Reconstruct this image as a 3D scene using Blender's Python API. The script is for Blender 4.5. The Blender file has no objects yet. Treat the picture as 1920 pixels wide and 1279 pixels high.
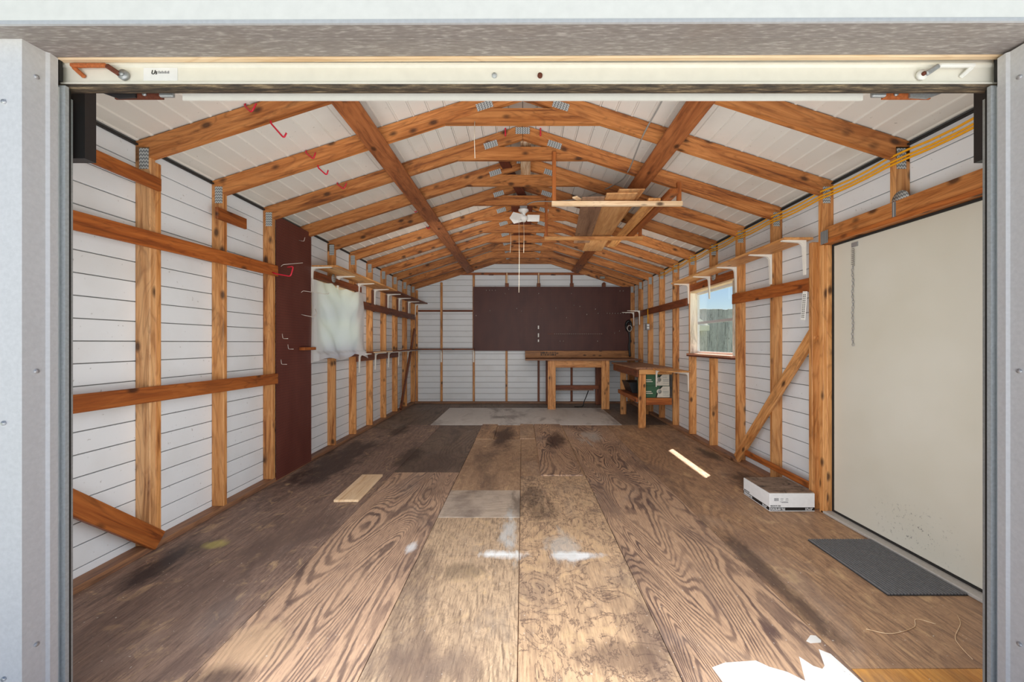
import bpy, bmesh, math, random
from mathutils import Vector, Matrix
random.seed(7)
C = bpy.context.scene.collection
sc = bpy.context.scene
# ------------------------------------------------------------------ camera
cd = bpy.data.cameras.new('camera'); cam = bpy.data.objects.new('camera', cd); C.objects.link(cam)
cam.location = (0, 0, 1.27); cam.rotation_euler = (math.pi / 2, 0, 0)
cd.sensor_fit = 'HORIZONTAL'; cd.sensor_width = 36; cd.lens = 14.0625
cd.shift_x = -20 / 1920; cd.shift_y = 3.5 / 1920; cd.clip_start = 0.02
sc.camera = cam
# ------------------------------------------------------------------ sky, sun, exposure
sc.view_settings.view_transform = 'Standard'; sc.view_settings.look = 'None'
sc.view_settings.gamma = 1; sc.view_settings.use_curve_mapping = False
sc.view_settings.exposure = 0.0
SKY_STRENGTH = 0.11
SUN_STRENGTH = 15.0
wd = bpy.data.worlds.new('sky'); sc.world = wd; wd.use_nodes = True
wn = wd.node_tree; bg = wn.nodes['Background']
sky = wn.nodes.new('ShaderNodeTexSky'); sky.sky_type = 'NISHITA'; sky.sun_disc = False
sky.sun_elevation = math.radians(60); sky.sun_rotation = math.radians(50)
sky.air_density = 1.0; sky.dust_density = 0.2; sky.ozone_density = 3.0
wn.links.new(sky.outputs[0], bg.inputs[0]); bg.inputs[1].default_value = SKY_STRENGTH
sl = bpy.data.lights.new('sun', 'SUN'); sl.energy = SUN_STRENGTH; sl.angle = math.radians(0.6); sl.color = (1, .97, .93)
so = bpy.data.objects.new('sun', sl); C.objects.link(so)
so.rotation_euler = Vector((-.363, -.37, -1.0)).to_track_quat('-Z', 'Y').to_euler()
# added fill lights without fixtures: one standing for doorway daylight, one mid-room
def area(name, loc, rot, sx, sy, watts, col=(1, 1, 1)):
    a = bpy.data.lights.new(name, 'AREA'); a.shape = 'RECTANGLE'; a.size = sx; a.size_y = sy; a.energy = watts; a.color = col
    o = bpy.data.objects.new(name, a); C.objects.link(o); o.location = loc; o.rotation_euler = rot; return o
area('doorway_fill', (.015, 1.30, 1.02), (math.radians(90), 0, 0), 2.6, 1.9, 70, (.96, .985, 1))
area('mid_room_fill', (0, 4.7, 2.0), (math.radians(82), 0, 0), 3.0, .9, 20, (1, .97, .92))

# ------------------------------------------------------------------ helpers
def wm(o):
    if o.parent: return wm(o.parent) @ o.matrix_parent_inverse @ o.matrix_basis
    return o.matrix_basis.copy()
def put(o, parent=None):
    C.objects.link(o)
    if parent is not None:
        o.parent = parent; o.matrix_parent_inverse = wm(parent).inverted()
    return o
def tag(o, label=None, cat=None, group=None, kind=None):
    if label: o['label'] = label
    if cat: o['category'] = cat
    if group: o['group'] = group
    if kind: o['kind'] = kind
    return o
def thing(name, loc, label, cat, group=None):
    o = bpy.data.objects.new(name, None); o.empty_display_size = .1; o.location = loc
    C.objects.link(o); return tag(o, label, cat, group)
def mobj(name, me, mat, parent=None, M=None):
    o = bpy.data.objects.new(name, me)
    if mat and not me.materials: me.materials.append(mat)
    if M is not None: o.matrix_basis = M
    return put(o, parent)
def mesh(verts, faces, name='mesh', smooth=False):
    me = bpy.data.meshes.new(name); me.from_pydata([tuple(v) for v in verts], [], faces)
    bm = bmesh.new(); bm.from_mesh(me); bmesh.ops.recalc_face_normals(bm, faces=bm.faces); bm.to_mesh(me); bm.free()
    if smooth:
        for p in me.polygons: p.use_smooth = True
    return me
_cache = {}
def boxmesh(dx, dy, dz, mat, bev=0.0):
    k = (round(dx, 4), round(dy, 4), round(dz, 4), mat.name if mat else '', bev)
    if k in _cache: return _cache[k]
    bm = bmesh.new(); bmesh.ops.create_cube(bm, size=1)
    bmesh.ops.scale(bm, vec=(dx, dy, dz), verts=bm.verts)
    if bev > 0: bmesh.ops.bevel(bm, geom=list(bm.edges), offset=bev, segments=1, affect='EDGES')
    me = bpy.data.meshes.new('box'); bm.to_mesh(me); bm.free()
    if mat: me.materials.append(mat)
    _cache[k] = me; return me
def box(name, x0, x1, y0, y1, z0, z1, mat, parent=None, bev=0.0):
    me = boxmesh(abs(x1 - x0), abs(y1 - y0), abs(z1 - z0), mat, bev)
    return mobj(name, me, mat, parent, Matrix.Translation(((x0 + x1) / 2, (y0 + y1) / 2, (z0 + z1) / 2)))
def frame(p0, p1, up):
    p0, p1 = Vector(p0), Vector(p1); x = (p1 - p0).normalized(); u = Vector(up)
    y = u.cross(x).normalized(); z = x.cross(y)
    M = Matrix((x, y, z)).transposed().to_4x4(); M.translation = (p0 + p1) / 2
    return M, (p1 - p0).length
def board(name, p0, p1, w, t, mat, parent=None, up=(0, 0, 1), bev=0.003):
    """length along p0-p1, t measured along 'up', w across it; local X is the grain direction"""
    M, L = frame(p0, p1, up)
    return mobj(name, boxmesh(L, w, t, mat, bev), mat, parent, M)
def beam(name, x0, x1, y0, y1, z0, z1, mat, parent=None, bev=0.003):
    d = (x1 - x0, y1 - y0, z1 - z0); c = ((x0 + x1) / 2, (y0 + y1) / 2, (z0 + z1) / 2); m = max(d)
    if m == d[0]: return board(name, (x0, c[1], c[2]), (x1, c[1], c[2]), d[1], d[2], mat, parent, (0, 0, 1), bev)
    if m == d[1]: return board(name, (c[0], y0, c[2]), (c[0], y1, c[2]), d[0], d[2], mat, parent, (0, 0, 1), bev)
    return board(name, (c[0], c[1], z0), (c[0], c[1], z1), d[1], d[0], mat, parent, (1, 0, 0), bev)
def prism(name, pts, axis, a0, a1, mat, parent=None):
    """polygon extruded along an axis; pts in the two other axes (in xyz order)"""
    n = len(pts); ca = [sum(p[i] for p in pts) / n for i in (0, 1)]; cm = (a0 + a1) / 2
    def v(p, a):
        q = [p[0] - ca[0], p[1] - ca[1]]; q.insert(axis, a - cm); return q
    vs = [v(p, a0) for p in pts] + [v(p, a1) for p in pts]
    fs = [list(range(n)), list(range(2 * n - 1, n - 1, -1))] + [[i, (i + 1) % n, n + (i + 1) % n, n + i] for i in range(n)]
    loc = list(ca); loc.insert(axis, cm)
    return mobj(name, mesh(vs, fs, name), mat, parent, Matrix.Translation(loc))
def tube(name, pts, r, mat, parent=None, sides=8, cap=True):
    pts = [Vector(p) for p in pts]; o0 = pts[0].copy(); vs = []; fs = []; prev = None
    for i, p in enumerate(pts):
        d = (pts[min(i + 1, len(pts) - 1)] - pts[max(i - 1, 0)]).normalized()
        if prev is None: a = d.orthogonal().normalized()
        else:
            a = prev - d * prev.dot(d)
            a = a.normalized() if a.length > 1e-6 else d.orthogonal().normalized()
        prev = a; b = d.cross(a)
        for s in range(sides):
            t = 2 * math.pi * s / sides; vs.append(p - o0 + (a * math.cos(t) + b * math.sin(t)) * r)
    for i in range(len(pts) - 1):
        for s in range(sides):
            fs.append([i * sides + s, i * sides + (s + 1) % sides, (i + 1) * sides + (s + 1) % sides, (i + 1) * sides + s])
    if cap:
        fs.append(list(range(sides))); fs.append([(len(pts) - 1) * sides + s for s in range(sides - 1, -1, -1)])
    return mobj(name, mesh(vs, fs, name, True), mat, parent, Matrix.Translation(o0))
def smooth_path(pts, n=6):
    pts = [Vector(p) for p in pts]; out = []
    P = [pts[0]] + pts + [pts[-1]]
    for i in range(1, len(P) - 2):
        a, b, c, d = P[i - 1], P[i], P[i + 1], P[i + 2]
        for k in range(n):
            t = k / n
            out.append(.5 * ((2 * b) + (c - a) * t + (2 * a - 5 * b + 4 * c - d) * t * t + (3 * b - a - 3 * c + d) * t ** 3))
    out.append(pts[-1]); return out
def round_path(pts, r, n=4):
    pts = [Vector(p) for p in pts]; out = [pts[0]]
    for i in range(1, len(pts) - 1):
        a, b, c = pts[i - 1], pts[i], pts[i + 1]
        u = (a - b); v = (c - b); q = min(r, u.length * .45, v.length * .45)
        s, e = b + u.normalized() * q, b + v.normalized() * q
        for k in range(n + 1):
            t = k / n; out.append(s * (1 - t) ** 2 + b * 2 * t * (1 - t) + e * t * t)
    out.append(pts[-1]); return out
def lathe(name, prof, mat, loc, parent=None, n=24, axis='Z'):
    vs = []; fs = []
    for r, z in prof:
        for s in range(n):
            t = 2 * math.pi * s / n; vs.append((r * math.cos(t), r * math.sin(t), z))
    for i in range(len(prof) - 1):
        for s in range(n): fs.append([i * n + s, i * n + (s + 1) % n, (i + 1) * n + (s + 1) % n, (i + 1) * n + s])
    fs.append(list(range(n))); fs.append([(len(prof) - 1) * n + s for s in range(n)])
    M = Matrix.Translation(loc)
    if axis == 'Y': M = M @ Matrix.Rotation(math.pi / 2, 4, 'X')
    if axis == 'X': M = M @ Matrix.Rotation(math.pi / 2, 4, 'Y')
    return mobj(name, mesh(vs, fs, name, True), mat, parent, M)
def text(name, s, size, M, mat, parent, bold=0.0, shear=0.0, sx=1.0):
    cu = bpy.data.curves.new(name, 'FONT'); cu.body = s; cu.size = size; cu.extrude = .0004; cu.offset = bold; cu.shear = shear
    t = bpy.data.objects.new(name, cu); C.objects.link(t); bpy.context.view_layer.update()
    me = bpy.data.meshes.new_from_object(t.evaluated_get(bpy.context.evaluated_depsgraph_get()))
    bpy.data.objects.remove(t); me.materials.clear()
    me.transform(Matrix.Diagonal((sx, 1, 1, 1)))
    return mobj(name, me, mat, parent, M)
FACE_Y = Matrix.Rotation(math.pi / 2, 4, 'X')          # lettering read from -Y
FACE_X = Matrix.Rotation(-math.pi / 2, 4, 'Z') @ FACE_Y  # lettering read from -X

# ------------------------------------------------------------------ materials
def lin(c):
    f = lambda u: u / 12.92 if u <= .04045 else ((u + .055) / 1.055) ** 2.4
    return (f(c[0] / 255), f(c[1] / 255), f(c[2] / 255), 1)
class NB:
    def __init__(s, name):
        s.m = bpy.data.materials.new(name); s.m.use_nodes = True; s.t = s.m.node_tree
        s.b = s.t.nodes['Principled BSDF']; s.out = s.t.nodes['Material Output']
    def n(s, typ, ins=None, **at):
        o = s.t.nodes.new('ShaderNode' + typ)
        for k, v in at.items(): setattr(o, k, v)
        for k, v in (ins or {}).items():
            if isinstance(v, bpy.types.NodeSocket): s.t.links.new(v, o.inputs[k])
            else: o.inputs[k].default_value = v
        return o
    def set(s, **k):
        for a, v in k.items():
            i = s.b.inputs[a.replace('_', ' ')]
            if isinstance(v, bpy.types.NodeSocket): s.t.links.new(v, i)
            else: i.default_value = v
    def math(s, op, a, b=0.0, clamp=False):
        return s.n('Math', {0: a, 1: b}, operation=op, use_clamp=clamp).outputs[0]
    def mix(s, f, a, b, blend='MIX'):
        o = s.n('Mix', {0: f}, data_type='RGBA', blend_type=blend)
        for i, v in ((6, a), (7, b)):
            if isinstance(v, bpy.types.NodeSocket): s.t.links.new(v, o.inputs[i])
            else: o.inputs[i].default_value = v
        return o.outputs[2]
    def ramp(s, f, stops, interp='LINEAR'):
        o = s.n('ValToRGB', {0: f}); r = o.color_ramp; r.interpolation = interp
        while len(r.elements) < len(stops): r.elements.new(.5)
        for e, (p, c) in zip(r.elements, stops): e.position = p; e.color = c
        return o.outputs[0]
    def step(s, f, a, b):
        return s.n('MapRange', {0: f, 1: a, 2: b, 3: 0.0, 4: 1.0}, clamp=True).outputs[0]
    def bump(s, h, strength=.2, dist=.005):
        o = s.n('Bump', {'Height': h, 'Strength': strength, 'Distance': dist})
        s.t.links.new(o.outputs[0], s.b.inputs['Normal'])
    def coords(s, scale, jitter=True):
        tc = s.n('TexCoord').outputs['Object']
        if jitter:
            oi = s.n('ObjectInfo').outputs['Random']
            v = s.n('CombineXYZ', {0: s.math('MULTIPLY', oi, 37.0), 1: s.math('MULTIPLY', oi, 11.0), 2: s.math('MULTIPLY', oi, 5.0)}).outputs[0]
            tc = s.n('VectorMath', {0: tc, 1: v}, operation='ADD').outputs[0]
        return s.n('Mapping', {0: tc, 3: scale}).outputs[0]
def plain(name, c, rough=.6, metal=0.0, var=.06, scale=8.0):
    b = NB(name); v = b.coords((scale,) * 3); nz = b.n('TexNoise', {'Vector': v, 'Detail': 4.0}).outputs[0]
    f = b.n('MapRange', {0: nz, 1: .3, 2: .7, 3: 1 - var, 4: 1 + var}).outputs[0]
    b.set(Base_Color=b.mix(1.0, lin(c), f, 'MULTIPLY'), Roughness=rough, Metallic=metal); return b.m
def wood(name, light, mid, dark, rough=.55, knots=.5, gs=1.0, var=.16, blotch=.55):
    b = NB(name)
    v = b.coords((1.4 * gs, 22 * gs, 22 * gs))
    n1 = b.n('TexNoise', {'Vector': v, 'Scale': 1.0, 'Detail': 6.0, 'Roughness': .62, 'Distortion': .9}).outputs[0]
    v2 = b.coords((.9, 6, 6))
    n2 = b.n('TexNoise', {'Vector': v2, 'Scale': 1.3, 'Detail': 2.0, 'Distortion': .6}).outputs[0]
    col = b.ramp(n1, [(.30, lin(dark)), (.43, lin(mid)), (.60, lin(light)), (.74, lin(mid))])
    ring = b.math('FRACT', b.math('MULTIPLY', n2, 11.0))
    ringd = b.math('MULTIPLY', b.step(b.math('ABSOLUTE', b.math('SUBTRACT', ring, .5)), .30, .5), .38)
    col = b.mix(ringd, col, lin(dark))
    v3 = b.coords((2.2, 9, 9))
    n3 = b.n('TexNoise', {'Vector': v3, 'Scale': 1.0, 'Detail': 5.0, 'Roughness': .65, 'Distortion': 1.0}).outputs[0]
    col = b.mix(b.math('MULTIPLY', b.step(n3, .56, .74), blotch), col, lin(tuple(int(q * .55) for q in dark)))
    col = b.mix(b.math('MULTIPLY', b.math('SUBTRACT', 1.0, b.step(n3, .30, .44)), .35), col, lin(tuple(min(255, int(q * 1.06 + 8)) for q in light)))
    vk = b.coords((6.5, 12, 12))
    vo = b.n('TexVoronoi', {'Vector': vk, 'Scale': 1.0, 'Randomness': 1.0})
    cr = b.n('SeparateColor', {0: vo.outputs['Color']}).outputs[0]
    kn = b.math('MULTIPLY', b.math('SUBTRACT', 1.0, b.step(vo.outputs['Distance'], .12, .30)), b.math('GREATER_THAN', cr, 1 - knots * .42))
    col = b.mix(b.math('MULTIPLY', kn, .85), col, lin((52, 26, 10)))
    rnd = b.n('ObjectInfo').outputs['Random']
    f = b.n('MapRange', {0: rnd, 3: 1 - var, 4: 1 + var}).outputs[0]
    col = b.mix(1.0, col, f, 'MULTIPLY')
    b.set(Base_Color=col, Roughness=rough); b.bump(n1, .25, .004); return b.m

M = {}
M['stud'] = wood('pine_stud', (220, 160, 100), (194, 128, 68), (132, 72, 30), knots=.9, blotch=.65)
M['pale_stud'] = wood('weathered_stud', (214, 166, 116), (192, 138, 88), (120, 72, 40), knots=.8)
M['rail'] = wood('stained_rail', (178, 102, 44), (150, 78, 28), (98, 46, 16), knots=.8)
M['brown'] = wood('brown_board', (132, 72, 38), (112, 56, 26), (76, 36, 16), knots=.6)
M['darkbrown'] = wood('dark_brown_board', (104, 48, 30), (88, 38, 24), (62, 26, 18), knots=.2)
M['rafter'] = wood('rafter_wood', (194, 128, 70), (164, 98, 46), (96, 48, 20), knots=1.0, blotch=.75)
M['newwood'] = wood('fresh_wood', (240, 212, 176), (230, 196, 154), (202, 158, 112), knots=.2, var=.05, blotch=.1)
M['shelfwood'] = wood('shelf_wood', (226, 168, 104), (206, 144, 82), (160, 98, 50), knots=.4)
M['plate'] = wood('sill_plate', (164, 118, 84), (138, 98, 74), (92, 66, 52), knots=.3)
M['tan_ply'] = wood('tan_plywood', (216, 164, 110), (198, 142, 88), (172, 112, 62), knots=.1, gs=.6)
M['grey_ply'] = wood('grey_brown_plywood', (150, 116, 90), (128, 96, 74), (100, 72, 54), knots=.1, gs=.6)
M['brace'] = wood('brace_board', (170, 104, 58), (146, 84, 44), (98, 52, 26), knots=.8)
M['benchwood'] = wood('bench_board', (176, 122, 72), (150, 100, 56), (98, 60, 30), knots=.8)
M['bark'] = wood('rough_post', (214, 190, 160), (180, 140, 100), (120, 70, 36), knots=1.0, gs=2.0)

def siding(name, c, dirt=.10):
    b = NB(name); v = b.coords((1.0, 1.0, 1.0))
    n1 = b.n('TexNoise', {'Vector': v, 'Scale': 2.2, 'Detail': 5.0}).outputs[0]
    n2 = b.n('TexNoise', {'Vector': v, 'Scale': 46.0, 'Detail': 2.0}).outputs[0]
    col = b.mix(b.math('MULTIPLY', b.step(n1, .5, .78), dirt * 2.2), lin(c), lin((178, 168, 150)))
    col = b.mix(b.math('MULTIPLY', b.step(n2, .70, .78), .45), col, lin((120, 112, 100)))
    b.set(Base_Color=col, Roughness=.45); return b.m
M['siding'] = siding('white_siding', (230, 233, 236))
M['roofpanel'] = siding('roof_panel', (224, 220, 211), .14)
M['backing'] = plain('siding_backing', (128, 126, 124))
M['galv'] = plain('galvanised_steel', (196, 197, 200), .5, .0, .06, 14)
def streaked():
    b = NB('oxidised_header_metal'); tc = b.n('TexCoord').outputs['Object']
    v = b.n('Mapping', {0: tc, 2: (0, 0, math.radians(50)), 3: (34, 190, 34)}).outputs[0]
    n1 = b.n('TexNoise', {'Vector': v, 'Scale': 1.0, 'Detail': 4.0}).outputs[0]
    n2 = b.n('TexNoise', {'Vector': tc, 'Scale': 3.0, 'Detail': 3.0}).outputs[0]
    c = b.ramp(n1, [(.36, lin((140, 132, 128))), (.55, lin((154, 146, 142))), (.70, lin((186, 179, 174)))])
    c = b.mix(b.math('MULTIPLY', b.step(n2, .55, .75), .4), c, lin((140, 124, 112)))
    b.set(Base_Color=c, Roughness=.55); return b.m
M['header'] = streaked()
M['whitemetal'] = plain('white_fascia', (240, 238, 232), .5, 0, .03, 6)
M['jamb'] = plain('jamb_metal', (220, 219, 222), .5, 0, .05, 20)
M['guide'] = plain('guide_track', (184, 188, 190), .5, 0, .10, 25)
M['darkgap'] = plain('dark_gap', (34, 32, 30), .7)
M['black'] = plain('black_plate', (46, 44, 46), .5)
M['cream'] = plain('cream_door_paint', (232, 228, 216), .4, 0, .03, 5)
def seal():
    b = NB('dirty_rubber_seal'); v = b.coords((6, 60, 60), False)
    n1 = b.n('TexNoise', {'Vector': v, 'Scale': 2.0, 'Detail': 6.0, 'Roughness': .7}).outputs[0]
    b.set(Base_Color=b.ramp(n1, [(.40, lin((58, 52, 46))), (.55, lin((104, 90, 72))), (.70, lin((170, 150, 118)))]), Roughness=.9)
    b.bump(n1, .5, .004); return b.m
M['seal'] = seal()
M['rust'] = plain('rusty_steel', (176, 96, 48), .7, 0, .25, 30)
M['darkrust'] = plain('dark_rust', (104, 52, 34), .8, 0, .25, 30)
M['zinc'] = plain('zinc', (168, 170, 172), .4, .5, .1, 30)
def gang():
    b = NB('gang_nail_plate'); tc = b.n('TexCoord').outputs['Object']; s = b.n('SeparateXYZ', {0: tc})
    zz = b.math('MULTIPLY', b.math('PINGPONG', b.math('MULTIPLY', s.outputs[1], 60.0), .5), 1.0)
    w = b.math('FRACT', b.math('ADD', b.math('MULTIPLY', s.outputs[0], 46.0), zz))
    f = b.step(w, .42, .58)
    b.set(Base_Color=b.mix(f, lin((120, 124, 126)), lin((196, 198, 196))), Roughness=.45, Metallic=.25); b.bump(f, .4, .003); return b.m
M['gang'] = gang()
def peg(name, c, c2):
    b = NB(name); tc = b.n('TexCoord').outputs['Object']
    fr = b.n('VectorMath', {0: b.n('VectorMath', {0: tc, 3: 39.37}, operation='SCALE').outputs[0]}, operation='FRACTION').outputs[0]
    d = b.n('VectorMath', {0: fr, 1: (.5, .5, .5)}, operation='SUBTRACT').outputs[0]
    s = b.n('SeparateXYZ', {0: d})
    r = b.math('SQRT', b.math('ADD', b.math('MULTIPLY', s.outputs[0], s.outputs[0]), b.math('MULTIPLY', s.outputs[1], s.outputs[1])))
    hole = b.math('LESS_THAN', r, .13)
    n1 = b.n('TexNoise', {'Vector': b.n('Mapping', {0: tc, 3: (3, 1.2, 3)}).outputs[0], 'Scale': 1.5, 'Detail': 5.0}).outputs[0]
    n2 = b.n('TexNoise', {'Vector': tc, 'Scale': 60.0}).outputs[0]
    col = b.mix(b.step(n1, .35, .7), lin(c), lin(c2))
    col = b.mix(b.math('MULTIPLY', b.step(n2, .74, .78), .5), col, lin((150, 120, 100)))
    col = b.mix(hole, col, lin((22, 12, 10)))
    b.set(Base_Color=col, Roughness=.55); b.bump(b.math('SUBTRACT', 1.0, hole), .3, .004); return b.m
M['peg'] = peg('pegboard', (92, 44, 36), (106, 56, 46))
M['peg2'] = peg('back_pegboard', (76, 37, 31), (90, 48, 39))
M['bracket'] = plain('white_bracket', (240, 236, 226), .4, 0, .02)
M['white'] = plain('white_plastic', (238, 236, 230), .4, 0, .02)
def doorpaint():
    b = NB('door_paint'); pos = b.n('NewGeometry').outputs['Position']
    d = b.n('VectorMath', {0: b.n('VectorMath', {0: pos, 1: (2.3, 2.36, .17)}, operation='SUBTRACT').outputs[0], 1: (0, 3.4, 6.0)}, operation='MULTIPLY').outputs[0]
    ln = b.n('VectorMath', {0: d}, operation='LENGTH').outputs['Value']
    n1 = b.n('TexNoise', {'Vector': pos, 'Scale': 55.0, 'Detail': 4.0, 'Roughness': .7}).outputs[0]
    n2 = b.n('TexNoise', {'Vector': pos, 'Scale': 1.6, 'Detail': 3.0}).outputs[0]
    f = b.math('MULTIPLY', b.step(n1, .60, .68), b.math('SUBTRACT', 1.0, b.step(ln, .3, 1.1)))
    c = b.mix(b.step(n2, .35, .7), lin((206, 201, 186)), lin((214, 210, 198)))
    b.set(Base_Color=b.mix(f, c, lin((92, 92, 92))), Roughness=.5); return b.m
M['door'] = doorpaint()
M['alu'] = plain('aluminium_sill', (188, 184, 178), .45, .1, .08, 20)
M['red'] = plain('red_vinyl', (206, 26, 54), .35, 0, .04)
M['yellow'] = plain('yellow_cord', (238, 168, 24), .5, 0, .05)
M['cable'] = plain('grey_cable', (150, 148, 142), .5)
M['string'] = plain('pale_string', (226, 214, 192), .7)
M['matrib'] = plain('mat_rib', (112, 112, 114), .6, 0, .15, 12)
M['blackrubber'] = plain('black_rubber', (52, 52, 54), .65, 0, .2, 12)
M['paint'] = siding('white_floor_paint', (232, 231, 228), .4)
M['ink'] = plain('black_ink', (28, 26, 26), .6)
M['inkgrey'] = plain('grey_ink', (126, 126, 130), .6)
M['boxwhite'] = plain('white_carton', (236, 236, 236), .6, 0, .03)
M['boxgreen'] = plain('green_carton', (58, 98, 70), .6, 0, .08)
M['boxcream'] = plain('cream_carton', (222, 216, 200), .6, 0, .05)
M['boxgreyring'] = plain('grey_print', (160, 164, 160), .6)
M['blackbag'] = plain('black_plastic', (26, 26, 28), .45)
M['steelhook'] = plain('peg_steel', (206, 196, 186), .35, .3)
M['screw'] = plain('screw_head', (200, 200, 204), .35, .4)
M['winwhite'] = plain('window_aluminium', (226, 226, 224), .4)
M['wincasing'] = wood('peeling_casing', (238, 228, 212), (224, 210, 190), (150, 116, 84), knots=.2)
M['redsill'] = plain('pinkish_sill', (196, 140, 112), .5, 0, .1)
M['concrete'] = plain('driveway_concrete', (212, 211, 210), .8, 0, .08, 3)
M['grass'] = plain('lawn', (134, 146, 122), .9, 0, .25, 9)
M['fence'] = wood('weathered_fence', (196, 193, 190), (172, 170, 168), (116, 114, 112), knots=.3, gs=1.5)
M['leaf'] = plain('leaf', (96, 118, 70), .6, 0, .3)
M['darkply'] = None
def torn():
    b = NB('torn_carton_top'); v = b.coords((9, 14, 9), False)
    n1 = b.n('TexNoise', {'Vector': v, 'Scale': 1.0, 'Detail': 6.0, 'Roughness': .7, 'Distortion': 1.0}).outputs[0]
    b.set(Base_Color=b.ramp(n1, [(.34, lin((56, 48, 44))), (.44, lin((124, 104, 88))), (.62, lin((152, 130, 112))), (.72, lin((190, 180, 160)))]), Roughness=.9); return b.m
M['torn'] = torn()
def glass():
    b = NB('window_glass'); tr = b.n('BsdfTransparent'); gl = b.n('BsdfGlossy', {'Roughness': .02})
    mx = b.n('MixShader', {0: .06, 1: tr.outputs[0], 2: gl.outputs[0]}); b.t.links.new(mx.outputs[0], b.out.inputs[0]); return b.m
M['glass'] = glass()
def sheet():
    b = NB('translucent_sheet'); d = b.n('BsdfDiffuse', {0: lin((250, 250, 250))}); t = b.n('BsdfTranslucent', {0: lin((252, 253, 253))})
    mx = b.n('MixShader', {0: .55, 1: d.outputs[0], 2: t.outputs[0]}); b.t.links.new(mx.outputs[0], b.out.inputs[0]); return b.m
M['sheet'] = sheet()

# floor stains: x, y, rx, ry, colour, strength, raggedness
STAINS = [(-2.06, 2.31, .12, .34, (44, 36, 38), .9, .5), (-1.14, 1.52, .13, .07, (74, 58, 52), .8, .4), (-1.26, 4.45, .14, .40, (62, 48, 42), .75, .6),
    (-1.80, 5.75, .16, .35, (54, 42, 38), .8, .6), (-.25, 5.45, .17, .75, (58, 36, 28), .85, .5), (.42, 5.15, .15, .5, (60, 36, 28), .85, .5),
    (.07, 3.15, .15, .34, (74, 60, 48), .6, .8), (2.12, 4.60, .10, .30, (50, 36, 30), .8, .5), (-2.0, 4.3, .30, 1.0, (56, 44, 44), .8, .8),
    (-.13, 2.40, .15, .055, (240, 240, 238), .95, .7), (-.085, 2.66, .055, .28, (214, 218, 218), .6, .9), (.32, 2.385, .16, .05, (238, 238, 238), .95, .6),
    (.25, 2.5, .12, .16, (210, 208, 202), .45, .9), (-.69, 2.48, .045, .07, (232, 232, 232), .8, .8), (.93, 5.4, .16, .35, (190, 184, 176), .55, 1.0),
    (-1.95, 2.52, .07, .05, (190, 180, 100), .6, .8), (-1.12, 1.68, .22, .14, (206, 172, 138), .6, .9), (1.34, 2.13, .07, .5, (70, 54, 48), .75, .8),
    (2.05, 3.65, .16, .42, (66, 50, 44), .75, .7), (-.32, 2.25, .2, .1, (96, 82, 66), .5, .9), (.42, 1.62, .26, .09, (96, 76, 66), .6, 1.0),
    (-.35, 1.58, .3, .1, (120, 100, 88), .5, 1.0), (-1.5, 2.75, .25, .4, (112, 92, 82), .5, .9), (-.41, 6.8, .12, .14, (118, 110, 104), .7, .5)]
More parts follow.
